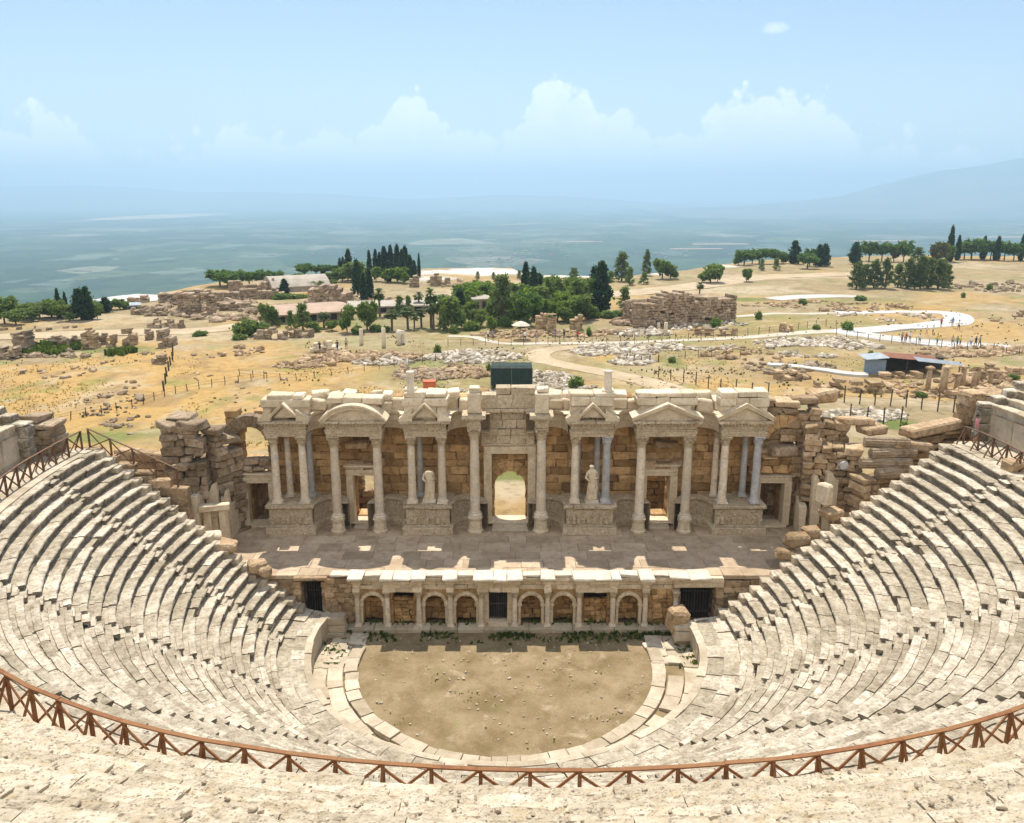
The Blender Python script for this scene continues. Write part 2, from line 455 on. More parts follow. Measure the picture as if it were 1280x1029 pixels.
# retaining walls at both ends of the bowl
for side in (-1, 1):
    mb = MB()
    for k in range(NROW + 2):
        R = R_IN + .2 if k == 0 else (Rs[k-1] + .35 if k <= NROW else R_RAIL + .9)
        z = Z_POD if k == 0 else (Z_POD + min(k, NROW)*RISE)
        a, b = ends(R); x, y = pol(a if side < 0 else b, R)
        zz = -.2
        while zz < z - .05:
            h = min(RNG.uniform(.4, .6), z - zz - .03)
            mb.block((x, y - .22 + RNG.normal(0, .06), zz + h/2), (1.0 if 0 < k <= NROW else 1.9, .7, h-.01), RNG.normal(0, .02), .04, .02)
            zz += h
    mb.build('end_wall', M['pave'], cavea)

upper = empty('upper_seating', (0, 20, Z_DIA), 'eroded upper rows of limestone seats above the walkway wall, filling the near edge of view', 'seating')
rows = []; r = R_WALL; z = 12.1
mbw = MB(); a, b = ends(R_WALL, True); t = a
while t < b:
    t1 = min(b, t + RNG.uniform(1.4, 2.6)/R_WALL)
    arc_block(mbw, t, t1-.0008, [(R_WALL+.14, Z_DIA-.1), (R_WALL+.14, Z_DIA+.22), (R_WALL+.06, Z_DIA+.26), (R_WALL+.06, 11.62), (R_WALL-.02, 11.66)], .4, .012, 1.5, RNG.random()*.5+.25, 340)
    t = t1
mbw.build('walkway_wall', M['pave'], upper)
for k in range(24):
    z0 = 11.7 if k == 0 else z
    zn = 12.22 if k == 0 else z + .41
    rn = r + (.75 if k == 0 else .62)
    rows.append((r, rn, z0, zn)); r = rn; z = zn
UR = rows
seat_rows(upper, rows, 'erode', True, [R_(180 + q) for q in (14, 48, 62, 118, 132, 166)], .045, (1.1, 2.6), 500, .01, True)
# end walls of the upper bowl
for side, mbs in ((-1, MB()), (1, MB())):
    for k in range(0, 24):
        R, Ro, z0, z1 = rows[k]
        a, b = ends(R, True); x, y = pol(a if side < 0 else b, R)
        zz = 6.0
        while zz < z1 - .1:
            h = min(RNG.uniform(.45, .65), z1 - zz)
            mbs.block((x, y + .15 + RNG.normal(0, .04), zz + h/2), (.95, .8, h-.01), RNG.normal(0,.03), .05, .03); zz += h
    mbs.build('end_wall', M['seat'], upper)

# ------------------------------------------------------------------ timber railings
def railing(name, pts, label, foot=None, h=1.1, mat='wood', w=.07, inner=True):
    """pts: list of (x,y,z) post feet"""
    root = empty(name, tuple(pts[len(pts)//2]), label, 'railing', 'timber railings round the walkway')
    P = [Vector(p) for p in pts]
    for i, p in enumerate(P):
        hh = h + RNG.normal(0, .015); mb = MB()
        mb.bar(p - Vector((0,0,.1)), p + Vector((0,0,hh-.05)), w*1.25, w*1.25, RNG.random())
        mb.build('post', M[mat], root)
        if inner:
            d = (P[min(i+1, len(P)-1)] - P[max(i-1, 0)]); nrm = Vector((-d.y, d.x, 0)).normalized()
            mb = MB(); mb.bar(p + Vector((0,0,hh*.93)) , p + nrm*(-.45) + Vector((0,0,-.03)), w*.9, w*.75, RNG.random())
            mb.build('strut', M[mat], root)
    for i in range(len(P)-1):
        a, b = P[i], P[i+1]; off = (b-a).cross(Vector((0,0,1))).normalized()*.03
        for s, (u, v) in ((1, (.96, .06)), (-1, (.06, .96))):
            mb = MB(); mb.bar(a + off*s + Vector((0,0,h*u-.06)), b + off*s + Vector((0,0,h*v+.02)), w*.55, w*.9, RNG.random())
            mb.build('cross_brace', M[mat], root)
    i = 0
    while i < len(P)-1:
        j = min(len(P)-1, i + 3)
        mb = MB()
        for q in range(i, j):
            z = RNG.normal(0, .008)
            ext = (P[q+1]-P[q]).normalized()*.05
            mb.bar(P[q] - ext + Vector((0,0,h+z)), P[q+1] + ext + Vector((0,0,h+z+.003)), w*1.75, w*.55, RNG.random())
        mb.build('top_rail', M[mat], root); i = j
    return root

def rail_pts(t0, t1, step, R=R_RAIL):
    n = int(abs(t1-t0)*R/step); out = []
    for t in np.linspace(t0, t1, n+1):
        x, y = pol(t, R); out.append((float(x), float(y), Z_DIA + float(RNG.normal(0, .01))))
    return out
railing('timber_railing', rail_pts(R_(217), R_(323), 1.15), 'long curved brown timber railing with crossed braces along the near side of the walkway')
a, b = ends(R_RAIL)
railing('timber_railing', rail_pts(a+.01, R_(196), 1.15), 'greyed timber railing with slanted struts on the walkway at the left end of the seats', mat='oldwood')
railing('timber_railing', rail_pts(b-.01, R_(344), 1.15), 'greyed timber railing on the walkway at the right end where a person in pink stands', mat='oldwood')
x, y = pol(a, R_RAIL)
p0 = np.array([x+.1, y+.35, Z_DIA-.0]); p1 = np.array([-19.3, 45.0, 7.75])
railing('timber_railing', [tuple(p0 + (p1-p0)*t) for t in (0, .25, .5, .75, 1)], 'short sloping timber railing stepping down the end wall beside the left ruined tower', mat='oldwood', inner=False)
mb = MB()                                  # parapet under that railing
for t in np.linspace(0, 1, 6):
    q = p0 + (p1-p0)*t; zz = 3.0
    while zz < q[2]-.05:
        h = min(RNG.uniform(.45,.6), q[2]-zz-.02); mb.block((q[0], q[1], zz+h/2), (1.2, .6, h-.01), RNG.normal(0,.03), .04, .02); zz += h
tag(mb.build('parapet_wall', M['ruin']), 'stepped brown block wall under the short sloping railing on the left', 'wall')

# ================================================================== ORCHESTRA
g = 220; xs = np.linspace(-13, 13, g); ys = np.linspace(27, 46, 170)
X, Y = np.meshgrid(xs, ys, indexing='ij'); Z = fbm(np.stack([X*.5, Y*.5, X*0], -1), 4, 3)*.05 + fbm(np.stack([X*3, Y*3, X*0], -1), 3, 8)*.02
mb = MB(); mb.grid(np.stack([X, Y, Z], -1))
def soil():
    n = NT('dry orchestra turf')
    c = n.mix((.175,.125,.06), (.32,.245,.145), n.ramp(n.noise(.55, 9, .68), [(.36, 0.0), (.66, 1.0)]))
    c = n.mix(c, (.50,.42,.29), n.ramp(n.noise(.8, 8, .7, dist=.6), [(.58, 0.0), (.75, .8)]))
    f = n.noise(14, 8, .75)
    c = n.mix(c, (.15,.095,.035), n.ramp(f, [(.3, .75), (.48, 0.0)]))
    c = n.mix(c, (.52,.41,.24), n.ramp(f, [(.56, 0.0), (.72, .5)]))
    c = n.mix(c, (.17,.19,.05), n.math('MULTIPLY', n.ramp(n.noise(.9, 6, .65), [(.58, 0.0), (.7, 1.0)]), .3))
    return n.done(c, .95, n.bump(f, .6, .04))
M['soil'] = soil()
M_OG = mb
tag(mb.build('orchestra_ground', M['soil'], smooth=True), kind='structure')

ring = empty('orchestra_paving', (0, 31, 0), 'worn ring of stone paving slabs round the dry grass of the orchestra', 'paving')
mb = MB()
for (r0, r1, zt) in ((7.75, 8.45, .16), (8.5, 9.3, .13), (9.3, 10.2, .10)):
    a, b = R_(170), R_(370); t = a
    while t < b:
        t1 = t + RNG.uniform(.5, 1.3)/r0
        if not (r0 > 8.46 and r0 < 9 and RNG.random() < .12):
            cy = 39.0
            th = np.linspace(t+.003, t1-.002, 4)[:, None]
            pr = np.array([(r0+.02, -.05), (r0, zt-.02), (r0+.03, zt), ((r0+r1)/2, zt+.01), (r1-.03, zt), (r1, -.05)])
            dz = RNG.normal(0, .025); sl = RNG.normal(0, .02)
            rr = pr[None, :, 0] + RNG.normal(0, .03)
            G = np.stack([-.35 + rr*np.cos(th), cy + rr*np.sin(th), np.broadcast_to(pr[None, :, 1] + dz, (4, 6)) + sl*(th-t)*r0], -1)
            G += fbm(G*2.2, 3, 41)[..., None]*.04
            mb.grid(G[:, ::-1], RNG.random())
            m = 6; mb.add(np.vstack([G[0], G[-1]]), [list(range(m)), list(range(2*m-1, m-1, -1))], .4)
        t = t1
# straight paving running on to the stage on both sides
for sx, x0, x1 in ((-1, -10.0, -8.1), (1, 7.4, 9.3)):
    y = 38.7
    while y < (41.6 if sx < 0 else 40.9):
        L = RNG.uniform(.5, 1.0)
        for xa, xb in ((x0, (x0+x1)/2), ((x0+x1)/2, x1)):
            if RNG.random() < .85: mb.block(((xa+xb)/2, y+L/2, .06+RNG.normal(0,.02)), (abs(xb-xa)-.03, L-.03, .2), RNG.normal(0,.04), .03, .03, None, .02)
        y += L
mb.build('slabs', M['pave'], ring)

mb = MB()                                                  # stones and crumbs lying on the turf and on the worn near rows
for _ in range(200):
    a = RNG.uniform(0, 6.28); q = 7.4*math.sqrt(RNG.random()); x, y = -.35+q*math.cos(a), 39+q*math.sin(a)
    if y > 41.6: continue
    s_ = RNG.uniform(.03,.1)*(3.2 if RNG.random() < .03 else 1)
    mb.block((x, y, .03), (s_*1.4, s_, s_*.7), RNG.uniform(0,3), s_*.2, s_*.1, None, .2)
for _ in range(1500):
    k = int(RNG.integers(0, 8)); Ri, Ro, z0, z1 = UR[k]; th = R_(270) + RNG.uniform(-.75, .75); r = RNG.uniform(Ri+.05, Ro); x, y = pol(th, r); s_ = RNG.uniform(.02,.07)*(1.8 if RNG.random() < .08 else 1)
    mb.block((float(x), float(y), z1+s_*.2), (s_*1.4, s_, s_*.7), RNG.uniform(0,3), s_*.2, s_*.12, None, .25)
tag(mb.build('pebbles', M['pave']), kind='stuff')
# ================================================================== helpers for masonry
def block_wall(mb, p0, p1, z0, top, thick, course=(.42, .6), length=(.7, 1.4), openings=(), jit=.02, ch=.025, rough=.03, drop=0.0, tilt=.006, mat=0):
    """courses of separate blocks from p0 to p1 (x,y); top: number or function of the distance along; openings: (s0,s1,za,zb[,arched])"""
    p0 = np.array(p0, float); p1 = np.array(p1, float); L = np.linalg.norm(p1-p0); d = (p1-p0)/L; rz = math.atan2(d[1], d[0])
    tf = top if callable(top) else (lambda s: top)
    zmax = max(tf(s) for s in np.linspace(0, L, 40)); z = z0
    def put(s0, s1, za, zb):
        if s1-s0 < .06: return
        sm = (s0+s1)/2
        c = p0 + d*sm + np.array([-d[1], d[0]])*RNG.normal(0, rough)
        mb.block((c[0], c[1], (za+zb)/2), (s1-s0-.012, thick+RNG.uniform(-.05,.05), zb-za-.01), rz, ch, jit, None, tilt, mat)
    while z < zmax - .12:
        h = min(RNG.uniform(*course), zmax - z + .05); zm = z + h/2
        segs = [(0, L)]
        for o in openings:
            if o[2] < zm < o[3]:
                a, b = o[0], o[1]
                if len(o) > 4:                              # arched head
                    rr = (b-a)/2; spring = o[3]-rr
                    if zm > spring:
                        q = math.sqrt(max(0, rr*rr-(zm-spring)**2)); a, b = (a+b)/2-q, (a+b)/2+q
                n = []
                for (u, v) in segs:
                    if b <= u or a >= v: n.append((u, v)); continue
                    if a > u: n.append((u, a))
                    if b < v: n.append((b, v))
                segs = n
        for (u, v) in segs:
            s = u
            while s < v - .02:
                e = s + RNG.uniform(*length)
                if v - e < length[0]*.5: e = v
                t = tf((s+e)/2)
                if zm < t and RNG.random() > drop: put(s, e, z, z+h)
                s = e
        z += h

def heap(mb, n, cx, cy, rx, ry, z, size, seed=0, flat=.6):
    for _ in range(n):
        a = RNG.uniform(0, 6.28); q = math.sqrt(RNG.random())
        s = RNG.uniform(*size)
        mb.block((cx+rx*q*math.cos(a), cy+ry*q*math.sin(a), z + s*flat*.3 + (1-q)*s*.3), (s*RNG.uniform(.7,1.5), s*RNG.uniform(.6,1.2), s*flat*RNG.uniform(.6,1.2)), RNG.uniform(0, 3.1), s*.18, s*.1, None, .25)

def column(root, x, y, z0, z1, r, mat='column', capital=True, base=True, name='column'):
    zb = z0 + (.34*r/.25 if base else 0); zc = z1 - (.62*r/.25 if capital else 0)
    mb = MB(); n = 9; lean = RNG.normal(0, .012, 2); t0 = RNG.random()
    G = np.empty((n, 20, 3)); a = np.linspace(0, 2*math.pi, 20, endpoint=False)
    for i, k in enumerate(np.linspace(0, 1, n)):
        rr = r*(1.02 - .15*k - .03*(k > .99) + .02*math.sin(k*3))
        G[i,:,0] = x + rr*np.cos(a); G[i,:,1] = y + rr*np.sin(a); G[i,:,2] = zb + (zc-zb)*k
    d = fbm(G*1.6, 3, int(abs(x)*10)+3)*.03; G[...,0] += d*np.cos(a); G[...,1] += d*np.sin(a)
    mb.grid(G, t0, True); sh = mb.build(name, M[mat], root, smooth=True)
    if base:
        mb = MB(); k = r/.25
        mb.box(x-.34*k, x+.34*k, y-.34*k, y+.34*k, z0, z0+.12*k, .02, .5, .008)
        mb.lathe([(r*1.32, z0+.11*k), (r*1.42, z0+.16*k), (r*1.28, z0+.21*k), (r*1.12, z0+.24*k), (r*1.2, z0+.29*k), (r*1.08, z0+.345*k)], (x,y,0), 20, .5)
        mb.build('base', M[mat], sh)
    if capital:
        mb = MB(); k = r/.25; h = z1-zc; R = r*.88
        lob = lambda a, z: .07*np.cos(a*8)*np.clip((z-zc)/h*2, 0, 1)
        mb.lathe([(R*1.02, zc), (R*1.16, zc+.03*k), (R*1.0, zc+.05*k), (R*1.18, zc+h*.28), (R*1.42, zc+h*.38), (R*1.14, zc+h*.42), (R*1.32, zc+h*.62), (R*1.6, zc+h*.72), (R*1.3, zc+h*.76), (R*1.65, zc+h*.88)], (x,y,0), 24, .5, lob)
        for sx in (-1,1):
            for sy in (-1,1): mb.block((x+sx*R*1.15, y+sy*R*1.15, zc+h*.8), (.12*k,.12*k,.14*k), .785, .03, .02, .5)
        mb.box(x-R*1.55, x+R*1.55, y-R*1.55, y+R*1.55, zc+h*.88, z1, .02, .6, .012)
        mb.build('capital', M['carved'] if mat == 'column' else M[mat], sh)
    return sh

def moulding(mb, x0, x1, y0, y1, prof, tint=.5, jit=.006, chips=0):
    """stack of slabs stepping outwards: prof = (z0,z1,overhang)"""
    for (a, b, o) in prof:
        if chips:
            s = x0-o
            while s < x1+o-.01:
                e = min(x1+o, s + RNG.uniform(.5, 1.2))
                if x1+o-e < .3: e = x1+o
                mb.box(s+.003, e-.003, y0-o+abs(RNG.normal(0, chips)), y1+o, a+.001, b-abs(RNG.normal(0, chips*.5)), .02, RNG.random(), .014)
                s = e
        else: mb.box(x0-o, x1+o, y0-o, y1+o, a+.001, b, .015, tint, jit)

# ================================================================== STAGE (hyposcenium) below the columns
ST = 3.2; FY = 42.55
stage = empty('stage', (0, 46, 0), 'stone stage platform with a low arcaded front of small columns and niches facing the orchestra', 'stage')
CX = [-8.77, -7.07, -5.28, -3.49, -1.75, .16, 2.02, 3.81, 5.72, 7.56, 9.28]
mb = MB()                                                # deck of large slabs
y = FY + .25; row = 0
while y < 51.6:
    w = RNG.uniform(.95, 1.25); x = -19.4 + RNG.uniform(-.8, 0)
    while x < 19.4:
        L = RNG.uniform(1.0, 2.2)
        if True:
            mb.block((x+L/2, y+w/2, ST-.12+RNG.normal(0,.006)), (L-.012, w-.012, .24), 0, .012, .004)
        x += L
    y += w
mb.build('deck', M['deck'], stage)
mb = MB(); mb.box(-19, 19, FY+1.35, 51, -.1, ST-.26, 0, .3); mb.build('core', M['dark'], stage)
mb = MB()                                                # base course
x = -10.2
while x < 10.6:
    L = RNG.uniform(.8, 1.6); mb.block((x+L/2, FY-.12, .1), (L-.01, .75, .32), 0, .03, .018); x += L
mb.build('base_course', M['pave'], stage)
for i, cx in enumerate(CX):
    column(stage, cx, FY-.12, .26 if i < 10 else .9, 2.42, .15, 'column', name='half_column')
kinds = ['arch', 'panel', 'arch', 'arch', 'door', 'arch', 'arch', 'panel', 'arch', 'wall']
def arch_poly(x0, x1, z0, z1, ax0, ax1, zs, n=10):
    c = (ax0+ax1)/2; r = (ax1-ax0)/2
    pts = [(x0, z0), (ax0, z0)]
    for k in range(n+1):
        t = math.pi - math.pi*k/n; pts.append((c + r*math.cos(t), zs + r*math.sin(t)))
    return pts + [(ax1, z0), (x1, z0), (x1, z1), (x0, z1)]
for i, kd in enumerate(kinds):
    x0, x1 = CX[i], CX[i+1]; c = (x0+x1)/2
    if kd == 'arch':
        mb = MB(); mb.prism(arch_poly(x0, x1, .25, 2.42, c-.56, c+.56, 1.55), FY+.1, FY+.75, .5)
        mb.build('niche_wall', M['brown'], stage)
        mb = MB(); block_wall(mb, (c-.7, FY+.95), (c+.7, FY+.95), .25, 2.4, .35, (.25,.4), (.3,.7)); mb.build('niche_back', M['brown'], stage)
        mb = MB()
        for k in range(10):                                # archivolt voussoirs
            t0, t1 = math.pi*k/10+.01, math.pi*(k+1)/10-.01
            poly = [(c+.56*math.cos(t0), 1.55+.56*math.sin(t0)), (c+.76*math.cos(t0), 1.55+.76*math.sin(t0)), (c+.76*math.cos(t1), 1.55+.76*math.sin(t1)), (c+.56*math.cos(t1), 1.55+.56*math.sin(t1))]
            mb.prism(poly, FY-.02, FY+.12, RNG.random())
        for s in (-1, 1): mb.box(c+s*.66-.14, c+s*.66+.14, FY-.04, FY+.2, 1.42, 1.56, .02, .5, .01); mb.box(c+s*.66-.08, c+s*.66+.08, FY+.0, FY+.2, .25, 1.42, .02, .5, .01)
        mb.build('archivolt', M['marble'], stage)
    elif kd == 'panel':
        mb = MB()
        block_wall(mb, (x0+.3, FY+.5), (x1-.3, FY+.5), .25, 1.72, .3, (.18,.28), (.25,.5))
        block_wall(mb, (x0, FY+.4), (x0+.3, FY+.4), .25, 2.4, .6, (.4,.6), (.3,.3)); block_wall(mb, (x1-.3, FY+.4), (x1, FY+.4), .25, 2.4, .6, (.4,.6), (.3,.3))
        mb.build('infill_wall', M['brown'], stage)
        mb = MB(); mb.box(x0+.3, x1-.3, FY+.8, FY+.9, .3, 2.42, 0, .2); mb.build('opening_shade', M['dark'], stage)
    elif kd == 'door':
        mb = MB(); mb.box(x0+.1, x0+.42, FY+.1, FY+.7, .25, 2.42, .02, .5, .01); mb.box(x1-.42, x1-.1, FY+.1, FY+.7, .25, 2.42, .02, .5, .01)
        mb.box(x0+.4, x1-.4, FY-.2, FY+.6, .24, .42, .02, .6, .01); mb.build('door_frame', M['marble'], stage)
        mb = MB(); mb.box(x0+.42, x1-.42, FY+1.2, FY+1.3, .3, 2.42, 0, .2); mb.build('opening_shade', M['dark'], stage)
        mb = MB()
        for k in range(11):
            xx = x0+.45 + (x1-x0-.9)*k/10; w_ = .035 if k % 5 == 0 else .018
            mb.bar((xx, FY+.4, .42), (xx, FY+.4, 2.4), w_, w_)
        for zz in (.5, 1.4, 2.36): mb.bar((x0+.43, FY+.38, zz), (x1-.43, FY+.38, zz), .03, .03)
        mb.build('gate', M['iron'], stage)
    else:
        mb = MB(); block_wall(mb, (x0, FY+.35), (x1, FY+.35), .25, 2.42, .5, (.22,.4), (.35,.8)); mb.build('infill_wall', M['brown'], stage)
# entablature: runs back over the niches, steps forward over columns and doors
mb = MB(); mb2 = MB()
def ent(x0, x1, proud):
    y0 = FY + .12 - proud
    moulding(mb, x0, x1, y0, FY+.8, [(2.42, 2.68, 0), (2.68, 2.92, -.03), (2.92, ST-.06, .06)], .5, .012, .012)
ent(-8.7, 9.3, .02)
for (a, b) in ((0,0),(1,2),(3,3),(4,5),(6,6),(7,8),(9,9)):
    ent(CX[a]-.22, CX[b]+.22, .42)
x = -10.0
edge = [(CX[0]-.45, CX[0]+.4, .62), (CX[1]-.35, CX[2]+.4, .62), (CX[3]-.4, CX[3]+.42, .62), (CX[4]-.42, CX[5]+.45, .66), (CX[6]-.4, CX[6]+.4, .6), (CX[7]-.4, CX[8]+.4, .62), (CX[9]-.4, CX[9]+.42, .6), (CX[10]-.4, 11.2, .5)]
for (a, b, o) in edge:
    s = a
    while s < b-.05:
        e = min(b, s + RNG.uniform(.7, 1.5)); e = b if b-e < .4 else e
        mb2.block(((s+e)/2, FY+.12-o/2+.3, ST+.06+RNG.normal(0,.01)), (e-s-.012, o+.65+RNG.normal(0,.07), .15+RNG.uniform(-.02,.03)), RNG.normal(0,.015), .04, .02, .4+.6*RNG.random()); s = e
for (a, b) in ((CX[0]+.4, CX[1]-.35), (CX[2]+.4, CX[3]-.4), (CX[3]+.42, CX[4]-.42), (CX[5]+.45, CX[6]-.4), (CX[6]+.4, CX[7]-.4), (CX[8]+.4, CX[9]-.4), (CX[9]+.42, CX[10]-.4), (-10.3, CX[0]-.45)):
    mb2.block(((a+b)/2, FY+.42, ST+.03), (b-a-.02, .66, .14), 0, .03, .02, .4+.5*RNG.random())
mb.build('entablature', M['marble'], stage); mb2.build('cornice_slabs', M['slab'], stage)
mb = MB()
block_wall(mb, (-10.6, FY+.35), (-8.85, FY+.35), 0, ST-.12, .6, (.2,.38), (.3,.8)); mb.box(-10.25, -9.9, FY-.25, FY+.05, 0, 1.7, .04, .5, .03)
mb.build('side_wall', M['ruin'], stage)
for xa, xb in ((-19.2, -12.3), (12.0, 19.2)):
    mb = MB(); block_wall(mb, (xa, 43.05), (xb, 43.05), 0, ST-.26, .5, (.3,.45), (.4,1.0)); mb.build('side_wall', M['ruin'], stage)
# vaulted side passages at both ends, closed by bars
for (xa, xb, yy, z0, z1, nm) in ((-11.95, -10.85, 43.0, .3, 2.95, 0), (9.55, 11.55, 43.0, .6, 2.55, 1)):
    mb = MB(); mb.box(xa-.1, xb+.1, yy+1.0, yy+1.1, 0, z1, 0, .2); mb.build('opening_shade', M['dark'], stage)
    mb = MB()
    block_wall(mb, (xa-.25, yy-.4), (xa-.25, yy+1.0), 0, ST-.26, .45, (.3,.45), (.4,.8)); mb.build('passage_wall', M['ruin'], stage); mb = MB(); block_wall(mb, (xb+.25, yy-.4), (xb+.25, yy+1.0), 0, ST-.26, .45, (.3,.45), (.4,.8))
    mb.build('passage_wall', M['ruin'], stage)
    mb = MB(); mb.box(xa-.4, xb+.4, yy-.45, yy+.3, z1, min(z1+.34, ST-.02), .04, .5, .02)
    if nm: mb.box(xa-.42, xb+.42, yy-.5, yy+.3, z1+.345, ST-.02, .03, .7, .02)
    mb.build('lintel', M['marble' if nm else 'ruin'], stage)
    mb = MB(); n = 8 if nm == 0 else 12
    for k in range(n+1):
        xx = xa + (xb-xa)*k/n; w_ = .04 if k in (0, n//2, n) else .018
        mb.bar((xx, yy+.35, z0), (xx, yy+.35, z1), w_, w_)
    for zz in (z0+.1, (z0+z1)/2+.4, z1-.1): mb.bar((xa, yy+.33, zz), (xb, yy+.33, zz), .03, .03)
    mb.build('gate', M['iron'], stage)

# ================================================================== SCAENAE FRONS
fac = empty('columned_stage_front', (0, 50, ST), 'tall ruined marble stage front with columns, pediments and five doorways behind the stage', 'ruin')
PF = 48.75; PT = 5.15; CT = 9.6; BW = 51.0
ap = [(-12.6,-10.75), (-8.75,-6.76), (-3.9,-1.95), (1.45,3.4), (6.45,8.35), (10.75,12.8)]
# back wall of brown blocks
mb = MB()
L0 = -18.4
ops = [(s-L0, e-L0, a, b, *k) for (s, e, a, b, *k) in ((-1.3, 1.0, 3.2, 6.75, 1), (-10.25, -8.85, 3.4, 6.6), (8.7, 10.2, 3.4, 6.6), (-17.0, -15.65, 3.2, 6.3), (15.95, 17.55, 3.2, 6.3), (-17.5, -15.8, 7.6, 9.75, 1))]
def btop(s):
    x = s + L0
    base = 10.45
    if x < -15.6: base = 10.5
    if x > 16.0: base = 9.6
    for a, b in ap:
        if a-.3 < x < b+.3: base = 11.7
    if -2.6 < x < 2.2: base = 11.9
    return base + .1*math.sin(x*2.3)
block_wall(mb, (L0, BW+.5), (18.2, BW+.5), ST-.1, btop, 1.0, (.45,.62), (.7,1.5), ops, .02, .035, .035)
mb.build('back_wall', M['brown'], fac)
for (xa, xb, t) in ((-16, -11.5, 6.4), (-11.2, -9.3, 5.0), (6.2, 8.9, 5.2), (9.2, 16.5, 6.8)):
    mb = MB(); block_wall(mb, (xa, 54.2), (xb, 54.2), 2.2, lambda s: t + .5*math.sin(s*2+xa), .8, (.4,.6), (.6,1.3), (), .04, .06, .06, .06); mb.build('rear_wall', M['ruin'], fac)
for xx in (-17.3, -11.4, -4.5, 4.4, 11.2, 17.6):
    mb = MB(); block_wall(mb, (xx, 52.0), (xx, 54.4), 2.2, 6.2, .8, (.45,.6), (.6,1.2), (), .04, .06, .05, .05); mb.build('rear_wall', M['ruin'], fac)
for (xa, xb) in ((-17.2, -15.4), (15.8, 17.7)):           # closed backs of the two end doors
    mb = MB(); mb.box(xa, xb, 52.8, 53.0, 2.3, 7, 0, .3)
    mb.box(xa, xb, 51.2, 53.0, 6.35, 6.6, 0, .3)
    mb.build('door_back', M['ruin'], fac)

def podium(x0, x1):
    mb = MB(); y1 = BW
    mb.box(x0-.22, x1+.22, PF-.24, y1, ST+.0, ST+.5, .03, .75, .012)
    mb.box(x0-.12, x1+.12, PF-.13, y1, ST+.501, ST+.6, .03, .6, .01)
    mb.box(x0-.0, x1+.0, PF, y1, ST+.56, PT-.3, .02, .4, .01)
    moulding(mb, x0, x1, PF, y1-.2, [(PT-.3, PT-.2, .06), (PT-.2, PT, .18)], .7, .01, .02)
    x = x0+.15                                              # worn figures carved on the front
    while x < x1-.1:
        hh = RNG.uniform(.6, .95); w_ = RNG.uniform(.1, .17); cz = ST+.62
        mb.block((x, PF, cz+hh*.4), (w_*1.8, .2, hh*.7), 0, .08, .03, .5); mb.block((x+RNG.normal(0,.03), PF-.02, cz+hh*.86), (.13, .2, .17), .4, .06, .01, .6)
        mb.block((x+RNG.choice([-1,1])*.13, PF, cz+hh*.55), (.2, .15, .1), RNG.normal(0,.5), .04, .02, .5, .5); x += RNG.uniform(.26, .42)
    return mb.build('podium', M['carved'], fac)
POD = [(-15.35, -12.65), (-6.72, -3.95), (3.42, 6.42), (12.85, 15.85)]
for a, b in POD: podium(a, b)

def curve_pts(x0, x1, y0, dep, n=12):
    c = (x0+x1)/2; r = (x1-x0)/2
    return [(c - r*math.cos(math.pi*k/n), y0 + dep*math.sin(math.pi*k/n)) for k in range(n+1)]
def curved(mb, x0, x1, y0, dep, prof, tint=.5, back=.5):
    """wall ring hollowed towards the viewer; prof: (offset towards the viewer, z) outline of its front"""
    P = np.array(curve_pts(x0, x1, y0, dep)); n = len(P)
    T = np.gradient(P, axis=0); T /= np.linalg.norm(T, axis=1)[:, None]; N = np.stack([T[:,1], -T[:,0]], 1)
    m = len(prof); G = np.empty((n, m+2, 3))
    for j, (o, z) in enumerate(prof):
        G[:, j, :2] = P + N*o; G[:, j, 2] = z
    G[:, m, :2] = P - N*back; G[:, m, 2] = prof[-1][1]; G[:, m+1, :2] = P - N*back; G[:, m+1, 2] = prof[0][1]
    G += fbm(G*2, 2, 9)[..., None]*.02
    mb.grid(G[:, ::-1], tint, True)
for i, (a, b) in enumerate(ap):
    mb = MB()
    curved(mb, a+.02, b-.02, 49.0, 1.35, [(.15, ST), (.15, ST+.4), (.05, ST+.5), (0, ST+.58), (0, PT-.32), (.06, PT-.25), (.16, PT-.14), (.16, PT)], .5, .45)
    mb.build('curved_podium', M['carved'], fac)
    mb = MB()
    curved(mb, a-.1, b+.1, 49.25, 1.3, [(0, 9.75), (.03, 10.2), (.06, 10.25), (.02, 10.6), (.2, 10.75), (.28, 10.95)], .45, .5)
    mb.build('curved_cornice', M['marble'], fac)
    mb = MB(); x = a-.25                                  # broken blocks above
    while x < b+.2:
        L = RNG.uniform(.7, 1.25)
        mb.block((x+L/2, BW-.2+RNG.normal(0,.12), 11.2+RNG.normal(0,.08)), (L-.03, 1.1, .75+RNG.uniform(-.15,.2)), RNG.normal(0,.06), .08, .05, None, .03)
        if RNG.random() < .6: mb.block((x+L/2+RNG.normal(0,.1), BW+.1+RNG.normal(0,.12), 11.75+RNG.normal(0,.05)), (L-.06, 1.0, .42), RNG.normal(0,.08), .06, .05, None, .03)
        x += L
    mb.build('attic_blocks', M['marble'], fac)

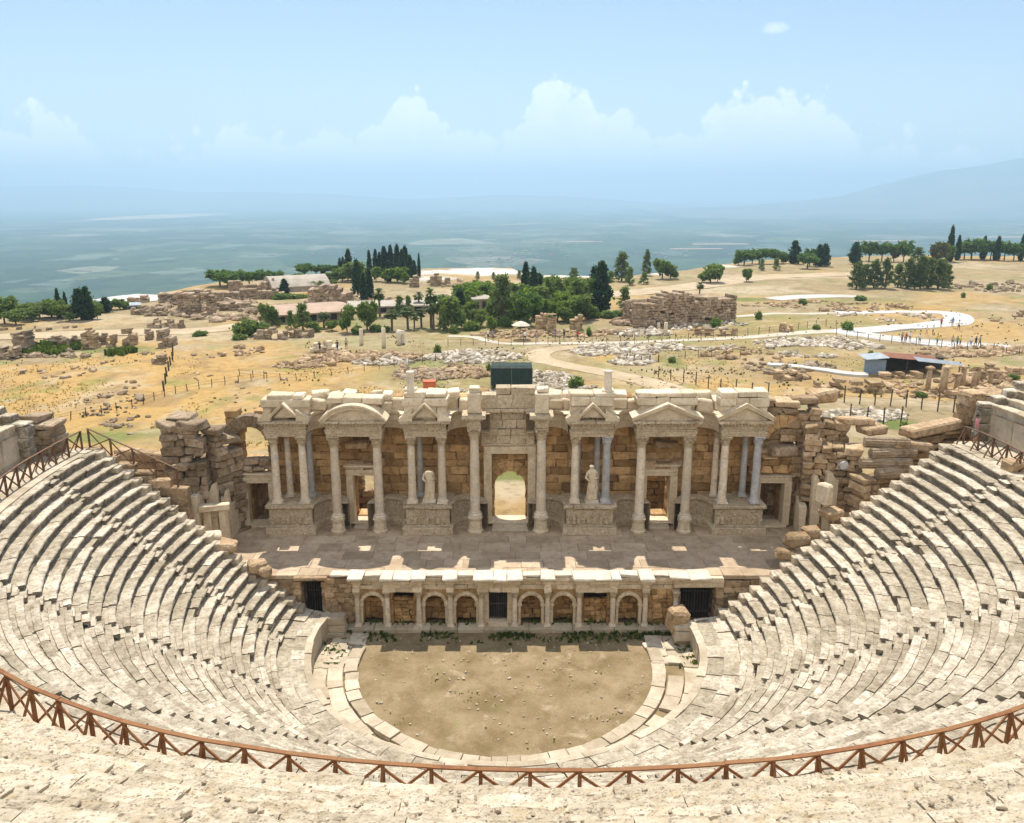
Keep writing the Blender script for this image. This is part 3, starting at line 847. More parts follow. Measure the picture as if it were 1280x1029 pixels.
def tri(mb, x0, x1, z0, zp, y0, y1, t=.17):
    c = (x0+x1)/2
    mb.prism([(x0+.15, z0), (x1-.15, z0), (c, zp-.12)], y0+.16, y1, .55)
    for s in (-1, 1):
        e = x0 if s < 0 else x1
        q = [(e, z0), (e, z0+t), (c, zp+t*.6), (c, zp-t*.5)]
        mb.prism(q if s > 0 else q[::-1], y0-.1, y1, RNG.random())
        q = [(e-s*.0, z0+t), (e-s*-.06, z0+t*1.5), (c, zp+t*1.2), (c, zp+t*.6)]
        mb.prism(q if s > 0 else q[::-1], y0-.2, y1, RNG.random())
def segarch(mb, x0, x1, z0, zp, y0, y1, t=.16, n=12):
    c = (x0+x1)/2; w = (x1-x0)/2; h = zp-z0; R = (w*w+h*h)/(2*h); cz = zp-R; A = math.asin(w/R)
    an = [math.pi/2 + A - 2*A*k/n for k in range(n+1)]
    mb.prism([(c+(R-.2)*math.cos(t_), max(z0, cz+(R-.2)*math.sin(t_))) for t_ in an][::-1], y0+.16, y1, .55)
    for k in range(n):
        for (ra, rb, pr) in ((R-.22, R-.02, .08), (R-.02, R+.1, .2)):
            p = [(c+ra*math.cos(an[k]), cz+ra*math.sin(an[k])), (c+rb*math.cos(an[k]), cz+rb*math.sin(an[k])), (c+rb*math.cos(an[k+1]), cz+rb*math.sin(an[k+1])), (c+ra*math.cos(an[k+1]), cz+ra*math.sin(an[k+1]))]
            mb.prism(p[::-1], y0-pr, y1, RNG.random())
def aedicula(x0, x1, ped, attic, y0=48.85, y1=50.0, wide=.1):
    mb = MB()
    moulding(mb, x0, x1, y0, y1, [(CT, CT+.2, 0), (CT+.2, CT+.38, .03), (CT+.38, CT+.44, .08)], .5, .008)
    moulding(mb, x0, x1, y0, y1, [(CT+.44, CT+.78, .0)], .4, .02)
    moulding(mb, x0, x1, y0, y1, [(CT+.78, CT+.87, .1), (CT+.87, CT+1.02, .27)], .6, .01, .012)
    x = x0-.1                                               # small dentils
    while x < x1+.1: mb.box(x, x+.09, y0-.2, y0-.05, CT+.76, CT+.865, 0, .5); x += .2
    mb.build('entablature', M['carved'], fac)
    z0 = CT+1.02; mb = MB()
    if ped == 'tri': tri(mb, x0-.3, x1+.3, z0, z0+.95, y0-.02, y1)
    elif ped == 'arch': segarch(mb, x0-.3, x1+.3, z0, z0+.95, y0-.02, y1)
    elif ped == 'small':
        c = (x0+x1)/2; tri(mb, c-.8, c+.8, z0+.18, z0+1.0, y0-.02, y1, .14)
        for s in (-1, 1):
            e = x0-.3 if s < 0 else x1+.3
            q = [(e, z0), (e, z0+.18), (c+s*.78, z0+.75), (c+s*.78, z0)]
            mb.prism(q if s > 0 else q[::-1], y0-.15, y1, RNG.random())
    mb.build('pediment', M['marble'], fac)
    mb = MB()
    for (za, zb, ya, yb, ins) in attic:
        x = x0-.12+ins
        while x < x1+.12-ins-.05:
            e = min(x1+.12-ins, x + RNG.uniform(.8, 1.7)); e = x1+.12-ins if x1+.12-ins-e < .45 else e
            mb.block(((x+e)/2, (ya+yb)/2+RNG.normal(0,.03), (za+zb)/2), (e-x-.015, yb-ya, zb-za-.01+RNG.normal(0,.02)), RNG.normal(0,.012), .05, .025, None, .008); x = e
    mb.build('attic_blocks', M['marble'], fac)
Z = CT+1.02
aedicula(-15.3, -12.75, 'small', [(Z, Z+.75, 49.3, 50.3, 0), (Z+.75, Z+1.25, 49.2, 50.5, -.1), (Z+1.25, Z+1.5, 49.3, 50.4, .3)])
aedicula(-11.5, -8.05, 'arch', [(Z, Z+.9, 49.6, 50.6, .5), (Z+.9, Z+1.35, 49.4, 50.6, .1)])
aedicula(-6.65, -4.05, 'small', [(Z, Z+.85, 49.2, 50.3, .1), (Z+.85, Z+1.35, 49.1, 50.4, 0), (Z+1.35, Z+1.7, 49.2, 50.4, .1)])
aedicula(3.6, 6.3, 'small', [(Z, Z+.85, 49.2, 50.3, .1), (Z+.85, Z+1.4, 49.1, 50.4, .15), (Z+1.4, Z+1.65, 49.2, 50.4, .05)])
aedicula(7.7, 11.4, 'tri', [(Z, Z+.9, 49.4, 50.5, .4), (Z+.9, Z+1.35, 49.3, 50.5, .1), (Z+1.35, Z+1.65, 49.3, 50.5, .15)])
aedicula(12.95, 15.75, 'tri', [(Z, Z+.8, 49.3, 50.4, .1), (Z+.8, Z+1.35, 49.2, 50.4, 0), (Z+1.35, Z+1.75, 49.2, 50.5, .05)])
# columns: pairs on the podiums with darker ones behind, single ones on pedestals beside the doors
for (x, m) in ((-14.85,'column'), (-13.1,'column'), (-6.3,'column'), (-4.4,'column'), (3.95,'column'), (5.92,'greycol'), (13.3,'column'), (15.35,'greycol')):
    column(fac, x, 49.15, PT+.02, CT, .25, m)
for (x, m) in ((-14.35,'column'), (-12.95,'greycol'), (-5.9,'greycol'), (4.2,'greycol'), (5.45,'greycol'), (13.05,'column'), (14.9,'greycol')):
    column(fac, x, 50.35, PT+.02, CT, .2, m, name='rear_column')
for x in (-11.1, -8.43, 8.08, 11.0):
    mb = MB(); mb.lathe([(.48, ST), (.5, ST+.12), (.42, ST+.2), (.38, ST+.7), (.44, ST+.78), (.46, ST+.9)], (x, 49.15, 0), 8, .5); mb.build('pedestal', M['marble'], fac)
    column(fac, x, 49.15, ST+.9, CT, .29)
for x in (-2.34, 1.83):
    mb = MB(); mb.lathe([(.5, ST), (.52, ST+.14), (.43, ST+.24), (.4, ST+.85), (.48, ST+.95), (.5, ST+1.05)], (x, 49.1, 0), 8, .5); mb.build('pedestal', M['marble'], fac)
    column(fac, x, 49.1, ST+1.05, 10.15, .31)
    mb = MB(); moulding(mb, x-.42, x+.42, 48.75, 50.4, [(10.15, 10.65, 0), (10.65, 10.8, .12), (10.8, 11.05, .32)], .5, .02)
    mb.build('entablature', M['carved'], fac)
    mb = MB(); mb.block((x, 49.3, 11.7), (.85, .9, 1.25), 0, .05, .02); mb.block((x+.05, 49.4, 12.5), (.7, .7, .32), .1, .05, .03); mb.build('attic_blocks', M['marble'], fac)
# central wall over the royal door
mb = MB()
for (za, zb, yf, ch) in ((8.75, 9.35, 50.1, 0), (9.35, 9.75, 50.0, 0), (9.75, 10.35, 50.15, 0), (10.35, 10.9, 50.2, 0), (10.9, 11.1, 49.85, 0), (11.1, 12.0, 50.0, 0), (12.0, 12.45, 50.0, .3)):
    x = -1.95
    while x < 1.42:
        e = min(1.45, x + RNG.uniform(.8, 1.6)); e = 1.45 if 1.45-e < .5 else e
        if RNG.random() > ch: mb.block(((x+e)/2, (yf+51)/2, (za+zb)/2), (e-x-.012, 51-yf, zb-za-.008), 0, .03, .018)
        x = e
mb.build('relief_wall', M['carved'], fac)
def door_frame(x0, x1, z0, z1, w, y, h2=.5):
    mb = MB()
    for s, e in ((x0-w, x0), (x1, x1+w)):
        for k, (o, p) in enumerate(((0, 0), (.3, .05), (.65, .1))):
            a, b = (s, e - (e-s)*o) if e <= x0+1e-6 else (s + (e-s)*o, e)
            mb.box(a, b, y-p, y+.7, z0, z1, .012, .3+.3*RNG.random(), .008)
    for k, (za, zb, o) in enumerate(((z1, z1+w*.5, 0), (z1+w*.5, z1+w, .06))): mb.box(x0-w, x1+w, y-.02-o, y+.7, za+.002, zb, .015, .5, .01)
    moulding(mb, x0-w, x1+w, y, y+.7, [(z1+w, z1+w+h2*.6, .0), (z1+w+h2*.6, z1+w+h2, .14)], .5, .012)
    mb.box(x0-w*.6, x1+w*.6, y-.25, y+.9, z0-.12, z0+.03, .02, .7, .012)
    mb.build('door_frame', M['marble'], fac)
door_frame(-1.3, 1.02, ST+.3, 8.1, .5, 50.15, .15)
door_frame(-10.25, -8.85, ST+.3, 6.6, .42, 50.2, .3)
door_frame(8.7, 10.2, ST+.3, 6.6, .45, 50.2, .35)
door_frame(-17.0, -15.65, ST+.15, 6.2, .38, 49.9, .3)
door_frame(15.95, 17.5, ST+.15, 6.2, .42, 49.9, .1)
mb = MB()                                               # masonry arch inside the royal door
for k in range(9):
    t0, t1 = math.pi*k/9+.01, math.pi*(k+1)/9-.01; c = -.14
    mb.prism([(c+1.0*math.cos(t0), 5.65+1.0*math.sin(t0)), (c+1.75*math.cos(t0), 5.65+1.75*math.sin(t0)), (c+1.75*math.cos(t1), 5.65+1.75*math.sin(t1)), (c+1.0*math.cos(t1), 5.65+1.0*math.sin(t1))], 50.95, 52.1, RNG.random())
block_wall(mb, (-1.9, 51.5), (-1.16, 51.5), ST, 5.7, 1.0, (.45,.6), (.7,.8)); block_wall(mb, (.88, 51.5), (1.6, 51.5), ST, 5.7, 1.0, (.45,.6), (.7,.8))
mb.build('door_arch', M['brown'], fac)
mb = MB()
for (x0, x1, y0, y1, z) in ((-1.25, .98, 49.4, 50.2, ST+.28), (-1.3, 1.05, 49.0, 49.5, ST+.16)): mb.box(x0, x1, y0, y1, ST, z, .02, .6, .012)
mb.build('door_step', M['pave'], fac)
for xa, xb in ((-10.2, -8.9), (8.75, 10.15)):
    mb = MB(); mb.box(xa, xb, 49.5, 50.1, ST, ST+.16, .02, .6, .012); mb.build('door_step', M['pave'], fac)
for (a, b) in ((-10.6, -8.6), (8.4, 10.4)):
    x = a; mb = MB()                                      # tumbled blocks lodged over the two side doors
    while x < b:
        L = RNG.uniform(.6, 1.1); mb.block((x+L/2, 50.5+RNG.normal(0,.1), 7.35+RNG.normal(0,.1)), (L, .7, .45), RNG.normal(0,.1), .06, .04, None, .06); x += L
    mb.block((RNG.uniform(a+.4, b-.4), 50.6, 8.6), (1.5, .8, .4), RNG.normal(0,.1), .06, .05, None, .1)
    mb.build('lodged_blocks', M['ruin'], fac)
# statues
def statue(x, y, z, h, head, label):
    root = empty('statue', (x, y, z), label, 'statue', 'marble statues between the columns')
    mb = MB(); mb.box(x-.42, x+.42, y-.3, y+.3, z-.02, z+.24, .02, .5, .015); mb.build('plinth', M['slab'], root)
    z0 = z+.24; n = 40; m = 36; a = np.linspace(0, 2*math.pi, m, endpoint=False); G = np.empty((n, m, 3))
    ks = [0,.05,.2,.38,.5,.6,.7,.78,.83,.86,.9,.95,1.0]; wx = [.33,.31,.27,.27,.25,.22,.25,.29,.25,.12,.10,.135,.03]; wy = [.24,.22,.19,.19,.18,.16,.18,.17,.14,.1,.1,.135,.03]
    if not head: ks[-4:] = [.86,.865,.87,.872]; wx[-4:] = [.13,.11,.07,.02]; wy[-4:] = [.11,.1,.07,.02]
    for i, k in enumerate(np.linspace(0, ks[-1], n)):
        rx, ry = np.interp(k, ks, wx)*h/1.95, np.interp(k, ks, wy)*h/1.95
        fold = 1 + (.10*np.sin(a*9 + 2.5*k*6) + .06*np.sin(a*5 - k*9))*(1-sstep(.72, .85, k)) 
        off = .06*math.sin(k*4.0)
        G[i,:,0] = x + off + rx*fold*np.cos(a); G[i,:,1] = y + ry*fold*np.sin(a); G[i,:,2] = z0 + h*k
    G += fbm(G*6, 2, int(x*7)+60)[..., None]*.025
    mb = MB(); mb.grid(G, .6, True); mb.f.append(list(range(m))[::-1]); mb.t.append(.5); mb.m.append(0)
    # upper arms folded across the drapery, fused into the figure
    for s in (-1, 1):
        mb.tube([(x+s*.25*h/1.95, y-.03, z0+h*.79), (x+s*.33*h/1.95, y-.08, z0+h*.62), (x+s*.12*h/1.95, y-.26*h/1.95, z0+h*(.55 if s < 0 else .64))], [.085, .08, .06], 10, .6)
    mb.build('figure', M['marble'], root, smooth=True)
statue(-5.25, 49.3, PT, 2.15, False, 'headless draped marble statue between two columns left of the central doorway')
statue(5.05, 49.3, PT, 2.25, True, 'draped marble statue with a hooded head between two columns right of the central doorway')
# column stumps standing on the wall top
for (x, y, z, h, r, lab) in ((-6.3, 49.9, Z+1.7, 1.05, .24, 'pale marble column stump on the stage front top near the red box'), (5.95, 49.9, Z+1.65, 1.15, .24, 'pale marble column stump on the stage front top right of the dark shelter')):
    mb = MB(); mb.box(x-.36, x+.36, y-.36, y+.36, z-.06, z+.14, .03, .6, .02); mb.lathe([(r*1.1, z+.12), (r, z+.25), (r*.95, z+h), (r*1.1, z+h+.02), (r*1.08, z+h+.14)], (x,y,0), 18, .7)
    tag(mb.build('column_stump', M['column']), lab, 'column', 'column stumps on the stage front')

# ================================================================== RUINED SIDE WALLS
def tower_left():
    root = empty('ruined_tower', (-18.6, 49, ST), 'dark ruined block tower rising to the left of the stage front', 'ruin')
    mb = MB()
    block_wall(mb, (-21.2, 48.2), (-18.7, 48.4), 2.5, lambda s: 8.0 + (2.3 if s < 2.0 else 1.6) + .25*math.sin(s*5), 1.6, (.32,.55), (.6,1.4), (), .045, .05, .14, .02, .02)
    block_wall(mb, (-18.7, 48.6), (-17.6, 50.2), 2.5, lambda s: 9.9 - .3*s, 1.3, (.32,.55), (.5,1.2), (), .045, .05, .14, .02, .02)
    for (x, y, z, s) in ((-20.7, 48.1, 10.55, (1.3,1.2,.45)), (-19.4, 48.1, 10.6, (1.5,1.3,.5)), (-18.3, 48.8, 10.1, (1.2,1.2,.4)), (-20.2, 48.7, 10.95, (1.5,1.1,.3))):
        mb.block((x,y,z), s, RNG.normal(0,.2), .06, .05, None, .05)
    mb.build('wall', M['darkru'], root)
    mb = MB()
    for k in range(9):
        t0, t1 = math.pi*(.02+.96*k/9), math.pi*(.02+.96*(k+1)/9)-.02; c = -16.65; zc = 8.9
        mb.prism([(c+.95*math.cos(t0), zc+.95*math.sin(t0)), (c+1.75*math.cos(t0), zc+1.7*math.sin(t0)), (c+1.75*math.cos(t1), zc+1.7*math.sin(t1)), (c+.95*math.cos(t1), zc+.95*math.sin(t1))], 50.2, 51.0, RNG.random())
    mb.build('arch', M['darkru'], root)
    mb = MB(); block_wall(mb, (-18.0, 50.3), (-15.3, 50.3), 6.95, lambda s: 7.9+.2*math.sin(s*4), .8, (.35,.5), (.6,1.2), (), .05, .08, .08); 
    mb.build('ledge', M['darkru'], root)
    mb = MB()                                             # marble orthostats still standing at its foot
    for k, (x, w_, zt) in enumerate(((-19.3, .75, 6.4), (-18.45, .7, 7.1), (-17.75, .5, 6.6))):
        yy = 47.4+.25*k; mb.prism([(x-w_/2, 2.6), (x+w_/2, 2.6), (x+w_/2, zt-.5), (x+w_*.38, zt-.1), (x+w_*.1, zt-.22), (x-w_*.2, zt-.75), (x-w_/2, zt-.6)], yy, yy+.32, RNG.random())
    mb.block((-17.75, 47.9, 4.1), (.35, 3.4, 2.5), -.05, .05, .04)
    mb.build('marble_facing', M['marble'], root)
tower_left()
# doorway fragment beside the left seats
root = empty('doorway_fragment', (-16.9, 45.3, ST), 'small marble doorway fragment with a sloping lintel at the left edge of the stage', 'ruin')
mb = MB(); mb.box(-19.55, -19.1, 45.5, 46.0, 2, 6.75, .03, .8, .04); mb.box(-18.95, -18.6, 45.6, 46.1, 2, 6.9, .03, .6, .03); mb.box(-18.5, -18.0, 46.0, 46.3, 2, 5.9, .03, .5, .03); mb.box(-17.5, -17.1, 46.0, 46.3, 2, 5.9, .03, .5, .03); mb.box(-18.5, -17.1, 46.3, 46.5, 2, 5.9, .02, .2, .02)
mb.build('jamb', M['marble'], root)
mb = MB(); mb.block((-17.75, 46.1, 6.08), (1.7, .8, .34), .2, .04, .03); mb.build('lintel', M['marble'], root)
# wall running left from the tower
mb = MB(); block_wall(mb, (-24.8, 49.6), (-21.2, 48.6), 2.2, 8.6, .9, (.5,.7), (.9,1.7), (), .04, .07, .07)
tag(mb.build('block_wall', M['ruin']), 'plain brown block wall running left from the dark ruined tower', 'wall')
# right-hand mass
root = empty('ruined_tower', (18.8, 50, ST), 'broad tumbled mass of brown and grey blocks to the right of the stage front', 'ruin')
mb = MB()
block_wall(mb, (15.9, 51.2), (21.2, 50.2), 6.6, lambda s: 11.4 - max(0, s-1.6)*.3 + .2*math.sin(s*4), 1.5, (.32,.55), (.6,1.5), (), .045, .05, .15, .02, .02)
block_wall(mb, (18.3, 49.4), (21.5, 48.4), 2.5, lambda s: 10.0 - .45*s + .3*math.sin(s*5), 1.4, (.3,.5), (.5,1.4), (), .045, .05, .17, .04, .03)
block_wall(mb, (17.75, 50.9), (18.7, 50.6), 2.5, 7.2, 1.0, (.45,.6), (.5,.9))
mb.build('wall', M['ruin'], root)
mb = MB()
for k in range(8):
    t0, t1 = math.pi*(.02+.9*k/8), math.pi*(.02+.9*(k+1)/8)-.02; c = 17.2; zc = 8.9
    mb.prism([(c+1.0*math.cos(t0), zc+1.0*math.sin(t0)), (c+1.8*math.cos(t0), zc+1.8*math.sin(t0)), (c+1.8*math.cos(t1), zc+1.8*math.sin(t1)), (c+1.0*math.cos(t1), zc+1.0*math.sin(t1))], 50.0, 50.8, RNG.random())
mb.build('arch', M['brown'], root)
mb = MB(); block_wall(mb, (15.9, 50.3), (18.4, 50.3), 6.9, lambda s: 8.0, .8, (.4,.5), (.7,1.2), (), .05, .08, .08); mb.build('ledge', M['brown'], root)
mb = MB()
for k, (x, w_, zt) in enumerate(((18.9, .6, 7.4), (19.7, .75, 7.7))):
    yy = 48.1-.2*k; mb.prism([(x-w_/2, 2.6), (x+w_/2, 2.6), (x+w_/2, zt-.6), (x+w_*.2, zt-.5), (x-.05, zt-.1), (x-w_*.35, zt), (x-w_/2, zt-.15)], yy, yy+.35, RNG.random())
mb.block((18.3, 48.9, 4.3), (.4, 2.0, 2.2), -.2, .05, .04)
mb.build('marble_facing', M['marble'], root)
def loose(x, y, z, s, rz, mat, lab, grp='loose blocks round the stage', tilt=.05):
    mb = MB(); mb.block((0,0,0), s, rz, .13*min(s)+.03, .05*min(s)+.015, None, tilt)
    o = mb.build('loose_block', M[mat]); o.location = (x, y, z); return tag(o, lab, 'stone block', grp)
loose(17.3, 50.3, 8.35, (1.8,1.1,.7), .1, 'darkru', 'dark weathered block perched on the ledge right of the last pediment')
loose(20.0, 52.0, 11.5, (1.7,1.3,.85), .2, 'ruin', 'large brown boulder block on the highest point of the right ruin')
loose(18.6, 51.0, 11.45, (1.6,1.2,.45), -.1, 'ruin', 'flat brown block on the right ruin just right of the last attic')
loose(21.6, 50.2, 10.3, (2.1,1.3,.4), .15, 'ruin', 'long flat grey block on the right ruin above the fluted drums')
loose(22.5, 49.6, 9.9, (1.6,1.2,.5), .3, 'ruin', 'thick block stacked at the right shoulder of the right ruin')
# fluted fragments and blocks between the right ruin and the seats
for i, (x, y, z, L) in enumerate(((22.6, 47.6, 9.6, 2.6), (22.9, 47.3, 9.05, 2.8), (22.4, 47.0, 8.5, 3.0), (22.9, 46.7, 8.0, 2.4))):
    mb = MB(); mb.lathe([(.3, -L/2), (.33, -L/2+.1), (.32, L/2-.1), (.29, L/2)], (0,0,0), 24, .5, lambda a, z: .06*np.cos(a*12))
    o = mb.build('fluted_drum', M['darkru']); o.rotation_euler = (0, R_(90), R_((-8, 5, -3, 8)[i])); o.location = (x, y, z)
    tag(o, ('uppermost', 'second from the top', 'third from the top', 'lowest')[i] + ' of the fluted stone drums piled beside the right ruin', 'stone drum', 'fluted drums piled on the right')
mb = MB()
block_wall(mb, (20.6, 46.6), (24.2, 48.2), 4.5, lambda s: 7.7+.12*s, 1.2, (.35,.5), (.6,1.2), (), .05, .07, .08)
block_wall(mb, (23.6, 48.4), (29.5, 50.6), 7.0, lambda s: 9.4 + (.4 if s > 2.3 else 0), 1.2, (.35,.5), (1.2,2.4), (), .05, .06, .12)
tag(mb.build('terrace_wall', M['ruin']), 'brown stepped block wall linking the right ruin to the top of the right seats', 'wall')
loose(26.2, 49.3, 10.1, (4.3,1.2,.6), .3, 'ruin', 'very long squared block lying on the terrace wall left of the person in pink')
loose(24.2, 48.0, 9.35, (2.6,1.2,.5), .2, 'ruin', 'grey block on the terrace wall beside the fluted drums')
# blocks scattered on the end of the lower rows
for (px, py, z, s, rz, lab) in ((262,668,5.3,(1.3,.7,.4),.3,'pale slab tipped on the row ends at the left edge of the stage'), (285,680,4.9,(1.0,.9,.5),.1,'squat block on the left row ends beside the deck'), (322,706,3.9,(1.0,.8,.7),.5,'rounded boulder block at the lower left row ends'), (330,712,3.7,(.7,.7,.6),.9,'small boulder at the foot of the left row ends'),
        (997,672,5.0,(1.4,.9,.8),.2,'rounded brown boulder on the right edge of the deck'), (1040,640,6.0,(1.2,1.0,.5),.4,'squared brown block on the row ends right of the deck'), (1015,663,5.2,(.9,.9,.5),.1,'small tan block on the right row ends near the boulder'), (983,690,4.3,(1.2,.8,.5),-.2,'long tan block above the lowest right row ends'),
        (848,768,1.6,(1.0,.9,1.3),.3,'leaning grey boulder beside the right barred passage'), (417,766,.9,(.6,.6,1.3),.2,'upright stone stump beside the left barred gate'),
        (1032,612,7.2,(.6,.8,1.3),.6,'upright marble block with a flat top beside the right row ends'), (1270,580,10.3,(1.2,.9,.8),.3,'drum shaped grey block by the railing at the far right')):
    p = at(px, py, z); loose(p[0], p[1], z - s[2]*.2, s, rz, 'marble' if 'marble' in lab or 'pale' in lab else 'ruin', lab)
# block pier at the left end of the upper rows
mb = MB(); block_wall(mb, (-27.2, 44.6), (-25.3, 44.4), Z_DIA-.3, lambda s: 12.3-.3*s, 1.4, (.35,.5), (.7,1.3), (), .05, .05, .12)
tag(mb.build('block_pier', M['darkru']), 'grey block pier at the broken end of the upper seats on the left', 'wall')
mb = MB(); block_wall(mb, (27.9, 49.4), (30.5, 49.8), Z_DIA-.3, lambda s: 12.3, 1.4, (.5,.65), (1.0,1.8), (), .05, .05, .1)
tag(mb.build('block_pier', M['ruin']), 'tan block pier behind the person in pink at the end of the upper wall', 'wall')
# floodlights
def floodlight(x, y, z, label):
    root = empty('floodlight', (x, y, z), label, 'floodlight', 'floodlights on the row ends')
    mb = MB(); mb.tube([(x, y, z), (x, y, z+.75)], .03); mb.bar((x-.35, y, z+.75), (x+.35, y, z+.75), .06, .06); mb.build('stand', M['iron'], root)
    mb = MB(); c = Vector((x, y-.1, z+1.05))
    for k, (r, d) in enumerate(((.12,.3),(.3,.12),(.36,-.02))): pass
    mb.lathe([(.08, .26), (.2, .18), (.28, .02), (.29, -.03)][::-1], (0,0,0), 20, .5); h = mb.build('lamp_housing', M['paintgrey'], None, smooth=True); h.parent = root; h.location = c - WORLD(root); h.rotation_euler = (R_(-75), 0, .25)
    mb = MB(); mb.lathe([(.27, -.035), (.24, -.03)], (0,0,0), 20, .5); g = mb.build('lens', M['glass'], None); g.parent = h
p = at(233, 592, 7.3); floodlight(p[0], p[1], 7.3, 'round grey floodlight on a short stand at the left row ends')
p = at(1052, 602, 7.3); floodlight(p[0], p[1], 7.3, 'round grey floodlight on a short stand among stones on the right row ends')
# ================================================================== GROUND OF THE PLATEAU
EDGE = [(-400,415),(-60,400),(0,392),(60,386),(150,380),(190,371),(240,358),(330,344),(420,342),(520,340),(530,335),(640,335),(655,343),(770,346),(860,338),(900,331),(960,325),(1060,321),(1160,319),(1280,321),(1700,330)]
_e = [at(*p) for p in EDGE]
EU = np.array([p[0]/p[1] for p in _e]); ED = np.array([p[1] for p in _e])
def edge_D(u): return np.interp(u, EU, ED)
def ground_z(x, y):
    x = np.asarray(x, float); y = np.asarray(y, float); P = np.stack([x*.06, y*.06, x*0], -1)
    z = GZ + fbm(P, 3, 70)*.35*sstep(52, 75, y) + fbm(P*6, 3, 75)*.08
    over = y - edge_D(x/np.maximum(y, 1))
    return np.where(over > 0, z - np.minimum(over*.42, 172 - 0*over) - sstep(0, 400, over)*4, z)

# ground colours: patches lie where they lie on the ground
GOLD, TAN, PALE, GREEN, EARTH, WHITE = [np.array(c) for c in ((.43,.27,.092), (.285,.222,.122), (.44,.36,.24), (.105,.15,.03), (.19,.13,.065), (.66,.65,.62))]
OLIVE = np.array((.225,.205,.085))
PATCH = [  # px, py, rx, ry, colour, strength
    (480,520,500,60,GOLD,.75),(150,480,220,55,GOLD,.9),(420,465,140,22,GOLD,.8),(60,530,140,30,GOLD,.7),(870,480,90,14,GOLD,.8),(1130,490,190,14,GOLD,.8),(1220,410,120,35,GOLD,.7),(330,440,140,16,GOLD,.5),
    (780,450,60,9,GOLD,.9),(960,400,60,12,GOLD,.5),
    (600,372,80,16,PALE,.8),(960,350,190,22,TAN,.9),(1180,340,160,16,TAN,.8),(900,362,120,5,PALE,.8),(1000,345,140,4,PALE,.7),(1200,332,100,4,PALE,.6),
    (540,440,120,20,TAN,.7),(640,455,120,30,TAN,.6),(800,470,110,16,PALE,.5),(470,430,80,10,PALE,.6),
    (110,400,120,8,PALE,.6),(250,420,180,7,PALE,.6),(70,440,90,6,PALE,.4),(120,495,45,30,PALE,.35),
    (90,438,120,5,GREEN,.8),(120,545,70,8,GREEN,.75),(230,535,60,10,GREEN,.6),(570,455,40,10,GREEN,.7),(640,490,60,12,GREEN,.5),(840,455,18,10,GREEN,.7),
    (450,402,180,9,GREEN,.45),(560,410,80,7,GREEN,.5),(920,374,60,4,GREEN,.85),(1090,530,60,10,GREEN,.95),(690,410,70,10,GREEN,.4),(1030,420,60,10,GREEN,.35),(900,400,60,12,GREEN,.35),(1060,376,90,8,GREEN,.35),
    (520,402,110,9,TAN,.5),(1110,480,150,10,EARTH,.4),(980,460,90,10,EARTH,.35),(440,445,100,10,EARTH,.3),
    (560,470,150,24,OLIVE,.75),(720,462,120,16,OLIVE,.6),(700,492,180,12,OLIVE,.6),(900,432,170,16,OLIVE,.6),(1010,404,150,14,OLIVE,.6),(480,432,120,12,OLIVE,.55),(1100,455,140,12,OLIVE,.5),(250,545,160,14,OLIVE,.5),(640,415,120,10,OLIVE,.5),(632,592,40,10,GREEN,.8),(635,612,40,10,PALE,.7),(600,340,80,5,WHITE,1.0),(720,345,60,2,WHITE,.9),(150,372,60,5,WHITE,.7),(540,348,40,3,WHITE,.6),(900,333,26,2,WHITE,.7),(820,342,14,2,WHITE,.7)]
def ground_cols(V):
    x, y = V[:,0], V[:,1]; P = np.stack([x*.05, y*.05, x*0], -1)
    c = np.ones((len(V),1))*TAN
    n = fbm(P, 4, 21); c = c + (GOLD-c)*(sstep(-.15,.35,n)*.6)[:,None]
    n = fbm(P*2.3+9, 4, 31); c = c + (PALE-c)*(sstep(.1,.5,n)*.5)[:,None]
    wob = fbm(P*2.5, 4, 51); wob2 = fbm(P*9, 3, 57)
    for (px, py, rx, ry, col, s) in PATCH:
        p = at(px, py); w = rx*mpp(px, py); dn = at(px, py+ry)[1]; up = at(px, max(py-ry, 316))[1]
        dy = np.where(y > p[1], (y-p[1])/max(.5, up-p[1]), (p[1]-y)/max(.5, p[1]-dn))
        q = np.sqrt(((x-p[0])/w)**2 + dy**2) + wob*.5 + wob2*.3
        c = c + (col-c)*((1-sstep(.55, 1.1, q))*s)[:,None]
    n = fbm(P*7+3, 5, 61); c = c + (EARTH-c)*(sstep(.1,.45,n)*.5)[:,None]
    n = fbm(P*5+5, 5, 66); c = c + (GREEN*1.3-c)*(sstep(.2,.5,n)*.45)[:,None]
    n = fbm(P*8+15, 4, 68); c = c + (PALE*1.05-c)*(sstep(.2,.5,n)*.45)[:,None]
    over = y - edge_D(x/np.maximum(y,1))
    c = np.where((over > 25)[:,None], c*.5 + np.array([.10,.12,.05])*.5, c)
    return np.clip(c, 0, 1)

def sheet(name, G, mat, colfn=None):
    n, m = G.shape[:2]; me = bpy.data.meshes.new(name); V = G.reshape(-1, 3)
    I = np.arange(n*m).reshape(n, m)
    q = np.stack([I[:-1,:-1], I[1:,:-1], I[1:,1:], I[:-1,1:]], -1).reshape(-1, 4)
    me.from_pydata(V.tolist(), [], q.tolist()); me.materials.append(mat)
    if colfn is not None:
        a = me.attributes.new('gcol', 'FLOAT_COLOR', 'POINT'); c = np.ones((len(V), 4), np.float32); c[:, :3] = colfn(V); a.data.foreach_set('color', c.ravel())
    me.polygons.foreach_set('use_smooth', [True]*len(me.polygons)); me.update()
    o = bpy.data.objects.new(name, me); COL.objects.link(o); return tag(o, kind='structure')

